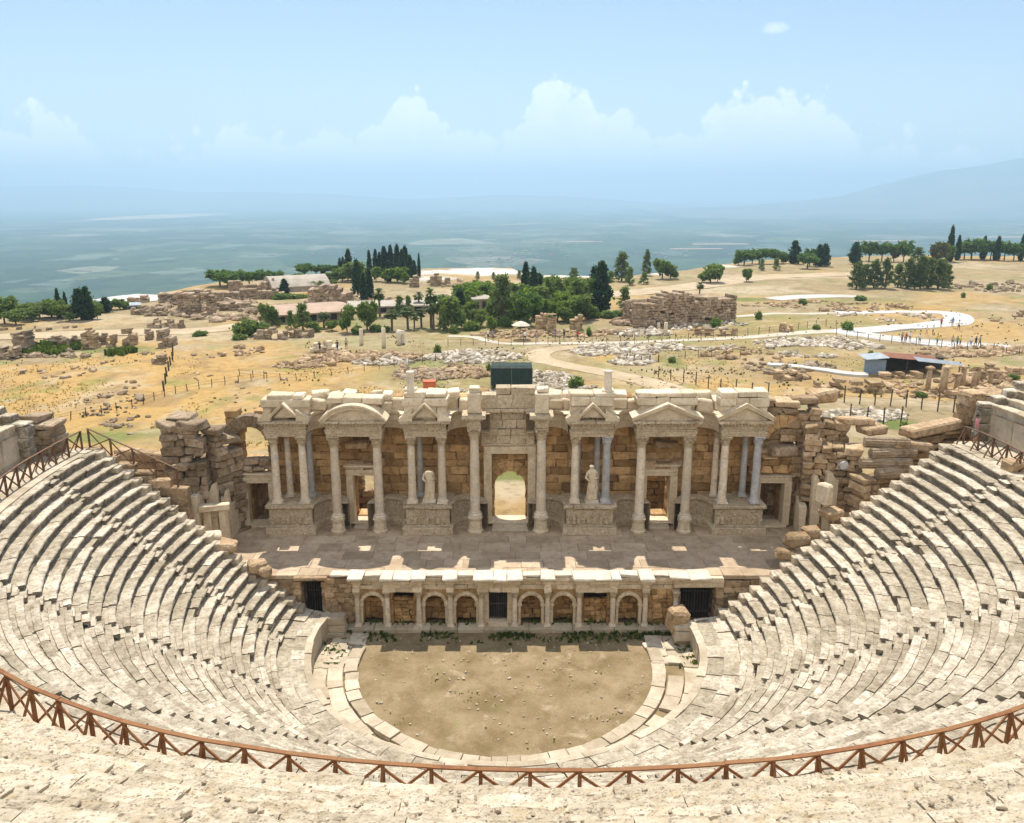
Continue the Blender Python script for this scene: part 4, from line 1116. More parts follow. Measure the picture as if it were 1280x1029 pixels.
def groundmat():
    n = NT('dry plateau ground'); c = n.attr('gcol', 'Color')
    f = n.noise(1.1, 10, .72); g = n.noise(.25, 8, .7, dist=.5)
    c = n.mix(c, (.20,.125,.05), n.ramp(f, [(.32, .7), (.49, 0.0)]))
    c = n.mix(c, (.50,.39,.21), n.ramp(f, [(.54, 0.0), (.72, .5)]))
    c = n.mix(c, (.15,.15,.05), n.math('MULTIPLY', n.ramp(g, [(.56, 0.0), (.68, 1.0)]), .35))
    return n.done(c, .95, n.bump(f, .7, .25))
M['ground'] = groundmat()
us = np.concatenate([np.linspace(-1.5, -.75, 40)[:-1], np.linspace(-.75, .75, 420), np.linspace(.75, 1.5, 40)[1:]])
tt = np.concatenate([np.linspace(0, 1, 260), 1 + np.linspace(.01, 1, 50)**1.3*.0])[:260]
U = us[:, None]; E = edge_D(U)
Dn = 52.3*(E/52.3)**np.linspace(0, 1, 260)[None, :]
Df = E + (np.linspace(0, 1, 40)[1:]**1.5*430)[None, :]
Dg = np.concatenate([Dn, np.broadcast_to(Df, (len(us), 39))], 1)
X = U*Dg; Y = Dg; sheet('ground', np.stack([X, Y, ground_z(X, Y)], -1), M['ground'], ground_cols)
for s in (-1, 1):
    xs = np.linspace(19.8, 95, 60)*s; ys = np.linspace(40, 52.4, 14); X, Y = np.meshgrid(xs, ys, indexing='ij')
    sheet('ground', np.stack([X, Y, GZ - .05 + 0*X], -1)[:: -s], M['ground'], ground_cols)

# ------------------------------------------------------------------ paths and road
def ribbon(name, pts, widths, mat, dz=.03, over=None):
    P = np.array([at(*p)[:2] for p in pts]); W = np.array(widths, float)
    t = np.arange(len(P)); tf = np.linspace(0, len(P)-1, len(P)*10)
    def cr(a):                                            # smooth curve through the points
        out = []
        for q in tf:
            i = min(int(q), len(P)-2); f = q-i; p0, p1, p2, p3 = a[max(i-1,0)], a[i], a[i+1], a[min(i+2,len(P)-1)]
            out.append(.5*((2*p1)+(-p0+p2)*f+(2*p0-5*p1+4*p2-p3)*f*f+(-p0+3*p1-3*p2+p3)*f**3))
        return np.array(out)
    C = cr(P); Wf = np.interp(tf, t, W)
    T = np.gradient(C, axis=0); T /= np.linalg.norm(T, axis=1)[:,None]; N = np.stack([-T[:,1], T[:,0]], 1)
    k = np.linspace(-.5, .5, 7); wv = 1 + .12*fbm(np.stack([tf, tf*0, tf*0], -1)*.9, 3, 5)
    XY = C[:,None,:] + N[:,None,:]*(k[None,:,None]*(Wf*wv)[:,None,None])
    Z = ground_z(XY[...,0], XY[...,1]).max(1, keepdims=True) + dz + 0*XY[...,0]
    n = len(C); mb = MB(); G = np.concatenate([XY, Z[...,None]], -1)
    lo = G[:, [0]] - [0,0,.4]; hi = G[:, [-1]] - [0,0,.4]
    mb.grid(np.concatenate([lo, G, hi], 1)[:, ::-1], .5)
    return tag(mb.build(name, mat), kind='structure')
M['whitepath'] = stone('pale gravel path', (.42,.405,.38), (.57,.555,.53), .25, (.40,.36,.30), .5, 2, .2, .02, .1)
M['lane'] = stone('pale dusty lane', (.42,.36,.27), (.56,.51,.43), .3, (.3,.24,.16), .5, 2, .3, .03, .1)
M['dirt'] = stone('dirt track', (.36,.275,.165), (.49,.395,.265), .3, (.3,.22,.13), .4, 2, .3, .03, .1)
ribbon('path', [(1330,443),(1240,434),(1180,429),(1130,425),(1085,420),(1060,416),(1100,411),(1150,408),(1190,403),(1198,396),(1180,391),(1130,390),(1075,391),(1045,391)], [5,5,5,5,5,5,4.5,4.5,5.5,5,4,3.5,3.5,3.5], M['whitepath'], .05)
ribbon('path', [(1075,417),(1030,416),(1000,418),(900,424),(800,428),(700,430),(640,431),(610,426),(590,421),(560,420)], [4,3.4,2.6,2.0,1.7,1.6,1.6,1.5,1.5,1.4], M['lane'], .04)
ribbon('dirt_track', [(900,512),(830,486),(780,473),(720,461),(680,452),(672,445),(690,438),(740,433),(790,430)], [4.2,3.7,3.3,3.1,3.6,3.2,3,2.6,2], M['dirt'], .03)
ribbon('path', [(960,457),(1010,462),(1060,469),(1085,471)], [1.7,1.7,1.7,1.7], M['whitepath'], .25)
ribbon('dirt_track', [(-40,424),(60,420),(160,416),(240,414),(300,408),(350,402)], [6,6,6,6,6,6], M['dirt'], .03)
ribbon('dirt_track', [(690,372),(790,366),(860,358),(930,349),(1000,344),(1100,342)], [9,9,9,10,10,8], M['dirt'], .03)
ribbon('path', [(915,396),(960,394),(1010,393),(1050,392)], [2,2,2,2], M['lane'], .03)
ribbon('path', [(965,374),(1000,371),(1040,370),(1075,371)], [5,6,5,3], M['whitepath'], .05)
ribbon('path', [(140,378),(170,374),(195,370)], [14,14,10], M['whitepath'], .1)

# ------------------------------------------------------------------ rubble and tufts (nobody could count them)
def rubble(px, py, rx, ry, n, size, mat='rubble'):
    n = int(n*1.35)
    mb = MB(); c = at(px, py)
    a = RNG.uniform(0, 2*math.pi, n); q = np.sqrt(RNG.random(n))
    pxs = px + rx*q*np.cos(a); pys = py + ry*q*np.sin(a)
    for i in range(n):
        p = at(pxs[i], pys[i]); s = RNG.uniform(*size)*.8*(1 + (RNG.random() < .1)*.7)
        if fbm(np.array([p[0]*.18, p[1]*.18, 0]), 2, 5) < -.12: continue
        z = float(ground_z(p[0], p[1]))
        mb.block((p[0], p[1], z + s*.16), (s*RNG.uniform(.7,1.5), s*RNG.uniform(.6,1.1), s*RNG.uniform(.4,.75)), RNG.uniform(0,3.1), s*.17, s*.09, None, .22)
    return tag(mb.build('rubble', M[mat]), kind='stuff')
for a in [(560,466,62,9,330,(.3,.8),'ruin'),(530,470,40,8,160,(.3,.8),'darkru'),(590,448,60,8,260,(.3,.9)),(680,478,40,12,330,(.25,.7)),(700,490,60,6,200,(.25,.7)),(590,492,60,6,70,(.25,.6)),
          (770,440,55,8,300,(.3,.9)),(840,436,90,4,230,(.3,.8)),(790,452,30,6,120,(.35,.9)),(1030,436,70,12,520,(.35,.95)),(1000,430,60,6,200,(.3,.8)),(930,444,60,8,90,(.3,.9),'ruin'),
          (1210,440,75,6,330,(.35,.9),'ruin'),(1160,442,40,7,160,(.35,.9),'darkru'),(880,408,70,6,190,(.35,.9)),(800,418,40,6,170,(.35,1.0)),(640,418,50,5,70,(.4,.9),'ruin'),(720,417,70,5,110,(.4,1.0),'ruin'),
          (1000,383,70,7,200,(.35,1.0),'ruin'),(1080,385,60,6,140,(.35,1.0),'ruin'),(1110,398,70,5,130,(.35,.9)),(460,448,80,6,300,(.35,1.0),'ruin'),(500,455,60,4,130,(.35,.9)),(380,457,40,5,70,(.3,.8),'ruin'),
          (1120,489,150,10,300,(.3,.9),'ruin'),(1020,492,60,10,150,(.3,.8),'ruin'),(1080,523,55,9,200,(.3,.8)),(980,462,70,8,120,(.3,.9),'darkru'),(1230,480,60,12,160,(.35,1.0),'ruin'),
          (170,550,60,9,120,(.25,.8),'darkru'),(190,530,70,10,60,(.25,.7),'darkru'),(120,500,60,18,70,(.25,.7),'darkru'),(300,465,90,14,40,(.3,.7),'ruin'),(130,470,80,20,40,(.3,.8),'ruin'),(280,440,60,8,50,(.3,.9),'ruin'),
          (90,442,110,6,120,(.4,1.1),'darkru'),(330,395,110,8,300,(.5,1.5),'bath'),(280,385,80,10,300,(.5,1.6),'bath'),(230,390,50,6,120,(.5,1.4),'bath'),(420,378,90,7,220,(.5,1.4),'bath'),(632,580,30,4,60,(.3,.8)),(1240,360,60,6,100,(.5,1.3),'darkru'),(1170,400,90,10,40,(.4,.9),'ruin'),
          (570,355,40,4,60,(.5,1.4),'bath'),(700,405,60,7,120,(.4,1.0),'ruin'),(860,480,120,10,40,(.2,.5),'ruin'),(400,500,180,20,50,(.2,.5),'ruin')]:
    rubble(*a)
def tufts(n, region, mat, h=(.2,.5), seed=0):
    mb = MB()
    for _ in range(n):
        px = RNG.uniform(region[0], region[2]); py = RNG.uniform(region[1], region[3]); p = at(px, py); z = float(ground_z(p[0], p[1]))
        if fbm(np.array([p[0]*.12, p[1]*.12, 3]), 3, 15+seed) < .12: continue
        for k in range(3):
            a = RNG.uniform(0, 3.14); hh = RNG.uniform(*h); w = hh*RNG.uniform(.3,.7); dx, dy = math.cos(a)*w, math.sin(a)*w; lx, ly = RNG.normal(0, .15*hh, 2)
            mb.add([(p[0]-dx, p[1]-dy, z-.03), (p[0]+dx, p[1]+dy, z-.03), (p[0]+dx*1.1+lx, p[1]+dy*1.1+ly, z+hh*RNG.uniform(.5,1)), (p[0]-dx*.9+lx, p[1]-dy*.9+ly, z+hh)], [[0,1,2,3]], RNG.random())
    return tag(mb.build('dry_grass', M[mat]), kind='stuff')
M['straw'] = leaf('dry straw grass', (.42,.29,.12), (.56,.43,.21))
M['scrub'] = leaf('dry olive scrub', (.06,.065,.02), (.17,.15,.05))
M['weed'] = leaf('green weeds', (.045,.085,.015), (.16,.21,.05))
tufts(6000, (-20,430,560,560), 'straw', (.06,.18)); tufts(3000, (820,430,1300,530), 'straw', (.06,.18), 4); tufts(600, (500,440,660,500), 'weed', (.05,.15), 7)
tufts(1500, (380,420,1000,470), 'scrub', (.08,.25), 12); tufts(250, (-20,440,400,520), 'scrub', (.08,.25), 13); tufts(500, (960,380,1290,500), 'scrub', (.08,.28), 14); tufts(900, (1040,515,1140,545), 'weed', (.08,.25), 9); tufts(420, (20,432,190,447), 'weed', (.4,1.1), 8)
mb = MB()                                                  # weeds growing against the stage front and in the orchestra
for _ in range(1700):
    k = RNG.random()
    if k < .55: x, y, h = RNG.uniform(-9.5, 9.3), FY - .55 - abs(RNG.normal(0, .45)), RNG.uniform(.05,.22)
    elif k < .66: x, y, h = RNG.choice([-9.9, -9.4, 9.2, 9.7]) + RNG.normal(0,.3), RNG.uniform(38.5, 42), RNG.uniform(.06,.28)
    else: x, y, h = RNG.uniform(-7,7), 39 - abs(RNG.normal(0, 3.5)), RNG.uniform(.04,.1)
    if fbm(np.array([x*.5, y*.5, 2]), 3, 19) < (.0 if k < .75 else .22): continue
    a = RNG.uniform(0,3.14); w = h*.5; dx, dy = math.cos(a)*w, math.sin(a)*w
    mb.add([(x-dx, y-dy, -.02), (x+dx, y+dy, -.02), (x+dx*1.2, y+dy*1.2, h), (x-dx*.8, y-dy*.8, h*.9)], [[0,1,2,3]], RNG.random())
for i in range(len(CX)-1):
    for _ in range(14):
        x = RNG.uniform(CX[i]+.2, CX[i+1]-.2); y = FY + RNG.uniform(-.1, .35); h = RNG.uniform(.05, .24)
        if kinds[i] == 'door': continue
        a = RNG.uniform(0,3.14); w = h*.5; dx, dy = math.cos(a)*w, math.sin(a)*w
        mb.add([(x-dx, y-dy, .2), (x+dx, y+dy, .2), (x+dx*1.2, y+dy*1.2, .25+h), (x-dx*.8, y-dy*.8, .25+h*.9)], [[0,1,2,3]], RNG.random())
tag(mb.build('weeds', M['weed']), kind='stuff')

# ------------------------------------------------------------------ valley floor, hills
def valleymat():
    n = NT('valley fields'); co = n.sc((1/230, 1/340, 1))
    v = n.vor(1.0, 'F1', 'Color', co)
    sep = n.N.new('ShaderNodeSeparateColor'); n.L.new(v, sep.inputs[0])
    c = n.ramp(sep.outputs[0], [(0, (.012,.05,.016)), (.25, (.025,.085,.02)), (.42, (.10,.19,.05)), (.55, (.03,.08,.03)), (.7, (.20,.24,.10)), (.8, (.04,.10,.03)), (.93, (.48,.42,.27))])
    co2 = n.sc((1/90, 1/150, 1)); v2 = n.vor(1.0, 'F1', 'Color', co2); s2 = n.N.new('ShaderNodeSeparateColor'); n.L.new(v2, s2.inputs[0])
    c = n.mix(c, n.ramp(s2.outputs[1], [(0, (.015,.045,.02)), (.5, (.05,.11,.035)), (.85, (.16,.18,.09)), (.97, (.5,.48,.42))]), .33)
    d = n.noise(1/60, 6, .7); c = n.mix(c, (.018,.04,.018), n.ramp(d, [(.52, 0.0), (.60, .9)]))
    b = n.noise(1/1500, 5, .6); c = n.mix(c, (.02,.05,.03), n.ramp(b, [(.45, 0.0), (.65, .6)]))
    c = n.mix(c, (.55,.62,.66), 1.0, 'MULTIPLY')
    return n.done(c, .95)
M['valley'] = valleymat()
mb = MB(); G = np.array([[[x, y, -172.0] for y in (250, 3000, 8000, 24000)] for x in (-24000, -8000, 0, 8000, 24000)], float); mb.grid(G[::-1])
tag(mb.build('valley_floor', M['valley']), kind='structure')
def town():
    mb = MB()
    for (px, py, rx, ry, n) in ((640,322,60,10,26),(700,305,60,8,24),(1000,310,120,10,14),(420,305,120,12,14),(1180,290,120,10,12),(830,318,60,5,14)):
        for _ in range(n):
            p = at(px + RNG.normal(0,.6)*rx, max(280, py + RNG.normal(0,.6)*ry), -172)
            w = RNG.uniform(5, 11); mb.block((p[0], p[1], -172+RNG.uniform(1,3)), (w, RNG.uniform(6,14), 5), RNG.uniform(0,1.5), .3, 0, None)
    for (px, py, w, d) in ((870,312,200,40),(730,303,160,50),(1100,302,260,60),(900,306,240,50),(1260,297,300,90)):
        p = at(px, py, -172); mb.block((p[0], p[1], -170.5), (w, d, 3), .1, .3, 0, .8)
    return tag(mb.build('distant_town', M['rooftan']), kind='stuff')
town()
def hillmat():
    n = NT('far hills'); c = n.mix((.05,.075,.06), (.20,.17,.13), n.ramp(n.noise(1/700, 8, .65), [(.38, 0.0), (.62, 1.0)])); return n.done(c, .95)
M['hills'] = hillmat()
def lowhillmat():
    n = NT('bare low hills'); c = n.mix((.10,.11,.06), (.52,.41,.28), n.ramp(n.noise(1/260, 8, .65), [(.36, 0.0), (.58, 1.0)])); return n.done(c, .95)
M['lowhills'] = lowhillmat()
def ridge(name, prof, D, depth, seed, amp=.12, base=-174, mat='hills'):
    xs = np.linspace(prof[0][0], prof[-1][0], 160); ys = np.interp(xs, [p[0] for p in prof], [p[1] for p in prof])
    m = 40; k = np.linspace(-1, 1, m); G = np.empty((160, m, 3))
    for i, (px, py) in enumerate(zip(xs, ys)):
        top = atD(px, py, D); h = top[2]-base
        prof_ = np.where(k < 0, np.clip(1+k, 0, 1)**1.3, np.clip(1-k, 0, 1))
        y = D + k*depth; G[i,:,0] = top[0]*(1 + 0*k) ; G[i,:,1] = y; G[i,:,2] = base + h*prof_
    nz = fbm(G/ (depth*.45), 6, seed); hh = (G[...,2]-base)
    G[...,2] += nz*hh*amp*2*(1-.55*np.exp(-(k**2)/.02))[None,:]
    mb = MB(); mb.grid(G, .5); return tag(mb.build(name, M[mat], smooth=True), kind='structure')
ridge('hills', [(-500,296),(0,300),(60,300),(150,299),(215,300),(250,310),(285,324)], 4200, 1000, 5, .2, mat='lowhills')
ridge('hills', [(-500,268),(0,285),(90,276),(200,268),(290,272),(400,276),(470,283),(560,290)], 8500, 1800, 8, .2, mat='lowhills')
ridge('mountains', [(-900,222),(-200,230),(0,233),(60,231),(120,232),(190,235),(240,240),(330,240),(420,243),(500,249),(560,247),(620,243),(700,245),(760,249),(850,256)], 15500, 3500, 12, .1)
ridge('mountains', [(800,262),(930,257),(980,253),(1050,246),(1100,232),(1140,221),(1180,212),(1240,206),(1280,199),(1400,190),(1700,180),(2000,200)], 10500, 3000, 15, .12)
ridge('mountains', [(-700,240),(300,246),(650,251),(800,254),(1000,250),(1400,240)], 19800, 2500, 18, .1)
# ================================================================== TREES
def leaf_cards(mb, C, n, size, spread, base_t, up=.3):
    """n small leaf faces round each clump centre in C"""
    C = np.asarray(C); K = len(C)
    P = np.repeat(C, n, 0) + RNG.normal(0, 1, (K*n, 3))*spread
    t = np.clip(np.repeat(base_t, n) + RNG.normal(0, .16, K*n), 0, 1)
    nr = RNG.normal(0, 1, (K*n, 3)); nr[:, 2] += up; nr /= np.linalg.norm(nr, axis=1)[:, None]
    a = np.cross(nr, RNG.normal(0, 1, (K*n, 3))); a /= np.linalg.norm(a, axis=1)[:, None]; b = np.cross(nr, a)
    s = (size*RNG.uniform(.6, 1.4, K*n))[:, None]
    V = np.stack([P-a*s-b*s*.7, P+a*s-b*s*.5, P+a*s*.6+b*s*.9, P-a*s*.8+b*s*.6], 1).reshape(-1, 3)
    F_ = (np.arange(K*n*4).reshape(-1, 4)).tolist()
    mb.add(V, F_, t.tolist())

def ellip(n, rx, ry, rz, cz, inner=.55):
    d = RNG.normal(0, 1, (n, 3)); d /= np.linalg.norm(d, axis=1)[:, None]
    q = RNG.uniform(inner, 1, n)[:, None]
    return d*q*np.array([rx, ry, rz]) + np.array([0, 0, cz])

def trunk_mb(h, r, limbs, reach, z0=.5):
    mb = MB(); b = RNG.normal(0, .03*h, 2)
    mb.tube([(0,0,-.3), (b[0]*.3, b[1]*.3, h*.35), (b[0], b[1], h*.75), (b[0]*1.1, b[1]*1.1, h)], [r*1.2, r, r*.7, r*.4], 7)
    for k in range(limbs):
        a = RNG.uniform(0, 6.28); z = h*RNG.uniform(z0, .9); q = reach*RNG.uniform(.5, 1)
        mb.tube([(b[0]*.6, b[1]*.6, z), (q*.5*math.cos(a), q*.5*math.sin(a), z+q*.35), (q*math.cos(a), q*math.sin(a), z+q*.6)], [r*.5, r*.33, r*.15], 5)
    return mb

TREE = {}
def proto(kind, var):
    key = (kind, var)
    if key in TREE: return TREE[key]
    cr = MB(); tr = None
    if kind == 'cy':                                        # cypress spindle 10 m high, 2 m wide
        H = 10; C = []
        for _ in range(210):
            z = RNG.uniform(.04, 1); r = 1.0*min(1, z*5+.35)*(1-z**2.3)**.8 ; a = RNG.uniform(0, 6.28); q = RNG.uniform(.55, 1)*r*RNG.uniform(.8,1.1)
            C.append((q*math.cos(a), q*math.sin(a), z*H))
        leaf_cards(cr, C, 11, .22, (.13,.13,.34), RNG.random(len(C))*.6+.1); tr = trunk_mb(7, .16, 0, 0); mats = 'lf_cy'
    elif kind == 'dk':                                      # broad dark conifer 10 m, 4 m wide
        H = 10; C = []
        for _ in range(240):
            z = RNG.uniform(.06, 1); r = 2.0*min(1, z*4+.4)*(1-z**2)**.75*(1+.25*math.sin(z*19+var)); a = RNG.uniform(0, 6.28); q = RNG.uniform(.5, 1)*r
            C.append((q*math.cos(a), q*math.sin(a), z*H))
        leaf_cards(cr, C, 13, .26, (.3,.3,.36), RNG.random(len(C))*.7); tr = trunk_mb(8, .22, 2, 1); mats = 'lf_cy'
    elif kind == 'pu':                                      # umbrella pine 8 m high, 8 m wide
        C = []
        for (lx, ly) in [(0,0)] + [(2.5*math.cos(a+var), 2.5*math.sin(a+var)) for a in np.linspace(0, 6.28, 6)[:-1]]:
            C.append(ellip(46, 1.9, 1.9, 2.2, 0, .45) + np.array([lx*.95, ly*.95, 5.0 + RNG.uniform(-.6,.7)]))
        C = np.vstack(C); leaf_cards(cr, C, 13, .26, (.3,.3,.2), np.clip((RNG.random(len(C)))*.8+.1, 0, 1)); tr = trunk_mb(6.0, .25, 6, 2.2, .55); mats = 'lf_pu'
    elif kind in ('br', 'bl', 'ol'):                        # round broadleaf 7 m high, 6 m wide
        C = [ellip(90, 2.5, 2.5, 2.6, 3.9, .35)]
        for k in range(8):
            a = RNG.uniform(0, 6.28); C.append(ellip(24, 1.25, 1.25, 1.05, 0, .45) + np.array([1.95*math.cos(a), 1.95*math.sin(a), RNG.uniform(1.8, 5.9)]))
        C = np.vstack(C); leaf_cards(cr, C, 13, .26, (.28,.28,.25), RNG.random(len(C))*.8+.1); tr = trunk_mb(5, .2, 5, 2); mats = {'br':'lf_br','bl':'lf_bl','ol':'lf_ol'}[kind]
    elif kind in ('pi', 'lo'):                              # irregular pine 10 m high, about 6 m wide
        C = []
        for k in range(15):
            z = .12 + .88*k/14; r = 3.1*(1-(z-.12)/.88)**.7*RNG.uniform(.6, 1.1) + .35; a = k*2.4 + var
            for s in range(2):
                aa = a + s*RNG.uniform(1.8, 3.6); C.append(ellip(13, 1.15, 1.15, .7, 0, .3) + np.array([r*.7*math.cos(aa), r*.7*math.sin(aa), z*9.6]))
        C = np.vstack(C); leaf_cards(cr, C, 8 if kind == 'pi' else 6, .2, (.28,.28,.16), RNG.random(len(C))*.8+.05); tr = trunk_mb(9.2, .24, 9, 2.4, .25); mats = 'lf_pi' if kind == 'pi' else 'lf_br'
    elif kind == 'pm':                                      # fan palm 7 m high
        tr = MB(); tr.tube([(0,0,-.3), (.05,0,2), (.1,.05,5.6)], [.3, .25, .28], 9)
        for k in range(64):
            a = RNG.uniform(0, 6.28); e = RNG.uniform(-.9, 1.25); L_ = RNG.uniform(1.3, 1.9); t = RNG.random()
            d = np.array([math.cos(a)*math.cos(e), math.sin(a)*math.cos(e), math.sin(e)]); s_ = np.array([-math.sin(a), math.cos(a), 0])
            c0 = np.array([.1, .05, 5.7]); m_ = c0 + d*L_*.6; end = c0 + d*L_ + np.array([0,0,-.35])
            cr.add([c0, m_ - s_*.14, m_ + s_*.14, end - s_*.5, end + np.array([0,0,-.1])+d*.15, end + s_*.5], [[0,1,2],[1,3,4],[1,4,2],[2,4,5]], t)
        for k in range(90):
            a = RNG.uniform(0, 6.28); z = RNG.uniform(4.6, 5.5); cr.add([(.1+.28*math.cos(a), .05+.28*math.sin(a), z), (.1+.5*math.cos(a), .05+.5*math.sin(a), z-.2), (.1+.42*math.cos(a+.3), .05+.42*math.sin(a+.3), z-.6)], [[0,1,2]], 1)
        mats = 'lf_pm'
    else:                                                   # bush 2 m high, 3 m wide
        C = np.vstack([ellip(40, 1.0, 1.0, .75, .85, .4), ellip(22, .7, .7, .6, .7, .4)+np.array([.75,.2,0]), ellip(22, .7, .7, .55, .6, .4)+np.array([-.75,-.1,0])])
        leaf_cards(cr, C, 12, .15, (.2,.2,.17), RNG.random(len(C))*.8+.1); tr = trunk_mb(1.0, .06, 3, .5); mats = 'lf_br'
    mb_c, mb_t = cr, tr
    root = bpy.data.objects.new('tree', None); COL.objects.link(root)
    mb_c.build('crown', M[mats], root)
    mb_t.build('trunk', M['bark'], root)
    TREE[key] = [root, False]
    return TREE[key]
NOM = {'cy':(10,2.1),'dk':(10,4.4),'pu':(8,8),'br':(7,6.4),'bl':(7,6.4),'ol':(7,6.4),'pi':(10,6),'lo':(10,6),'pm':(7.2,3),'bu':(2,3.4)}
KN = {'cy':('cypress','slim dark cypress'),'dk':('conifer','broad dark conifer'),'pu':('umbrella_pine','umbrella pine'),'br':('broadleaf_tree','mid green round tree'),'bl':('broadleaf_tree','bright green round tree'),'ol':('broadleaf_tree','brownish green tree'),'pi':('pine_tree','ragged dark pine'),'lo':('broadleaf_tree','loose airy tree'),'pm':('palm_tree','fan palm'),'bu':('bush','round green bush')}
# cluster: place, group, then  type px base_y top_y width(px)
TREES = {
 'at the left edge below the valley':'br 6 405 373 30;br 20 407 388 25;br 33 399 378 28;br 50 398 380 18;br 65 398 373 31;cy 75 398 365 7;br 72 400 377 20;cy 84 398 369 6;br 88 402 381 20;dk 102 401 366 20;dk 111 401 364 16;br 113 394 375 23;dk 133 391 374 16;br 150 387 373 20;br 42 402 384 20;br 122 400 380 14',
 'in the row behind the left bath ruin':'pu 275 358 338 30;pu 294 357 339 26;pu 312 357 340 24;pu 330 356 338 22;pu 345 355 339 20;pu 285 360 341 24',
 'beside the long pale roofed hall':'pu 381 346 329 20;br 372 348 341 14;pu 395 344 332 13;cy 404 344 333 6;pu 405 344 331 16;pu 417 344 331 14;br 418 356 349 11;cy 356 367 350 11;bu 360 373 365 26;bu 376 372 366 24;br 395 362 350 18;br 350 374 366 16',
 'on the knoll of cypresses':'cy 425 338 321 5;cy 429 338 320 5;cy 436 343 315 9;br 428 352 334 22;br 443 352 326 24;br 416 352 340 18;dk 447 368 329 14;cy 455 376 345 9;cy 462 373 340 10;cy 462 343 316 6;cy 470 344 315 7;cy 475 344 318 6;cy 481 344 311 10;cy 489 344 310 9;cy 497 345 310 10;cy 507 347 312 11;cy 503 349 316 8;cy 513 349 322 8;cy 518 351 328 8;cy 524 346 320 4;bl 470 352 334 14;bl 484 353 336 18;bl 497 353 333 22;cy 486 352 329 7;bl 506 354 340 12;br 455 350 332 20;ol 435 350 336 16',
 'by the cafe below the baths':'br 336 409 381 20;lo 364 412 391 12;lo 379 413 383 21;bu 312 420 396 40;bu 328 418 402 26;pm 405 411 392 14;br 415 414 402 14;br 434 416 381 18;br 459 412 374 24;br 394 415 402 16;bu 470 414 404 20;bu 482 414 406 18;bu 300 425 417 22;lo 345 409 390 14;bu 447 418 405 18',
 'in the cafe palm row':'pm 475 395 361 13;pm 490 413 388 15;pm 524 388 365 11;pm 527 409 386 13;pm 539 409 362 15;pm 542 412 380 14;pm 550 404 370 13;pm 510 411 384 15;lo 500 394 371 15;lo 511 394 371 12;pm 556 396 368 12;pm 518 412 392 10',
 'in the dense grove at the centre':'br 565 410 368 31;br 587 402 374 18;bl 580 375 353 26;bl 605 374 351 34;pi 627 405 348 34;br 650 374 354 30;pu 659 407 365 30;cy 657 368 331 11;dk 667 376 338 14;dk 673 374 344 18;br 690 381 345 30;bl 680 398 371 22;bl 697 400 374 22;br 710 374 345 26;br 731 386 346 32;br 720 400 366 32;dk 751 389 334 24;dk 742 384 338 16;br 640 396 366 24;br 616 402 374 22;br 612 372 353 18;br 700 382 358 24;br 668 400 378 18;bu 760 396 386 26;bu 772 394 385 18;bl 614 416 395 13;bu 567 416 404 14;br 625 392 362 26;br 648 392 364 28;bl 663 386 358 26;br 675 386 356 28;bl 705 390 362 26;br 718 384 358 28;br 575 392 362 26;bl 590 384 358 24;br 560 402 376 22;br 705 402 380 22;bl 650 404 380 22;bu 630 408 394 24;bu 655 408 395 24;bu 685 404 390 26;bu 712 402 390 24;bu 590 412 398 24;bu 740 396 384 26;dk 575 396 364 16;br 736 384 352 30;br 600 408 385 22;br 735 398 376 20;br 680 366 345 20;lo 554 414 384 14',
 'along the far edge of the plateau':'lo 597 350 340 6;lo 617 350 341 6;lo 649 349 339 7;lo 717 350 335 14;pi 777 351 317 22;lo 787 356 335 13;pi 808 344 315 13;br 828 348 324 22;br 838 348 331 16;lo 805 355 341 12;lo 780 387 360 18;lo 763 352 339 10;br 888 353 329 27;br 933 352 335 12;br 897 352 336 12;pm 874 371 352 9',
 'in the wood at the far right bluff':'pu 930 332 313 22;pu 940 330 314 18;pu 949 330 311 24;pu 968 330 312 20;br 979 329 314 13;dk 992 330 304 15;pu 1009 336 317 24;pu 1012 333 311 16;dk 1023 333 309 12;dk 1030 333 308 13;lo 952 338 324 8;lo 970 338 324 9;br 923 332 317 12',
 'on the skyline at the far right':'dk 1068 331 306 15;pu 1086 327 302 22;pu 1102 327 303 21;ol 1117 327 306 13;pu 1129 328 301 20;lo 1147 325 310 18;ol 1170 330 303 21;cy 1186 327 288 8;br 1182 328 306 18;cy 1196 326 298 6;pu 1205 325 304 20;pu 1214 325 299 26;pu 1226 325 302 20;cy 1228 325 299 7;pu 1238 325 302 18;cy 1245 326 299 8;pu 1255 326 302 20;pu 1267 326 304 18;cy 1275 326 298 6;pu 1278 327 305 16;pu 1290 327 304 18',
 'in the pine clump on the right plain':'pi 1070 362 331 24;pi 1080 361 333 20;pi 1092 361 329 22;pi 1106 362 328 20;lo 1122 360 333 18;pi 1135 362 328 24;pi 1150 362 324 24;pi 1160 361 326 20;pi 1172 362 327 26;pi 1182 360 333 17;pi 1143 362 334 18',
 'among the rubble and paths':'bu 1059 413 400 22;bu 1237 362 353 10;bu 894 410 396 19;bu 948 400 388 11;bu 1003 381 371 10;bu 720 487 468 20;bu 611 466 452 8;bu 1020 414 406 10;bu 1204 372 364 8;bu 1075 376 368 14;bu 1150 498 490 16;bu 1130 540 526 12;bu 250 420 412 20;bu 840 454 446 14;bu 547 444 430 12;bu 736 420 408 8;bu 1265 474 466 16;bu 1088 445 438 9',
}
EDGE_TREES = 0
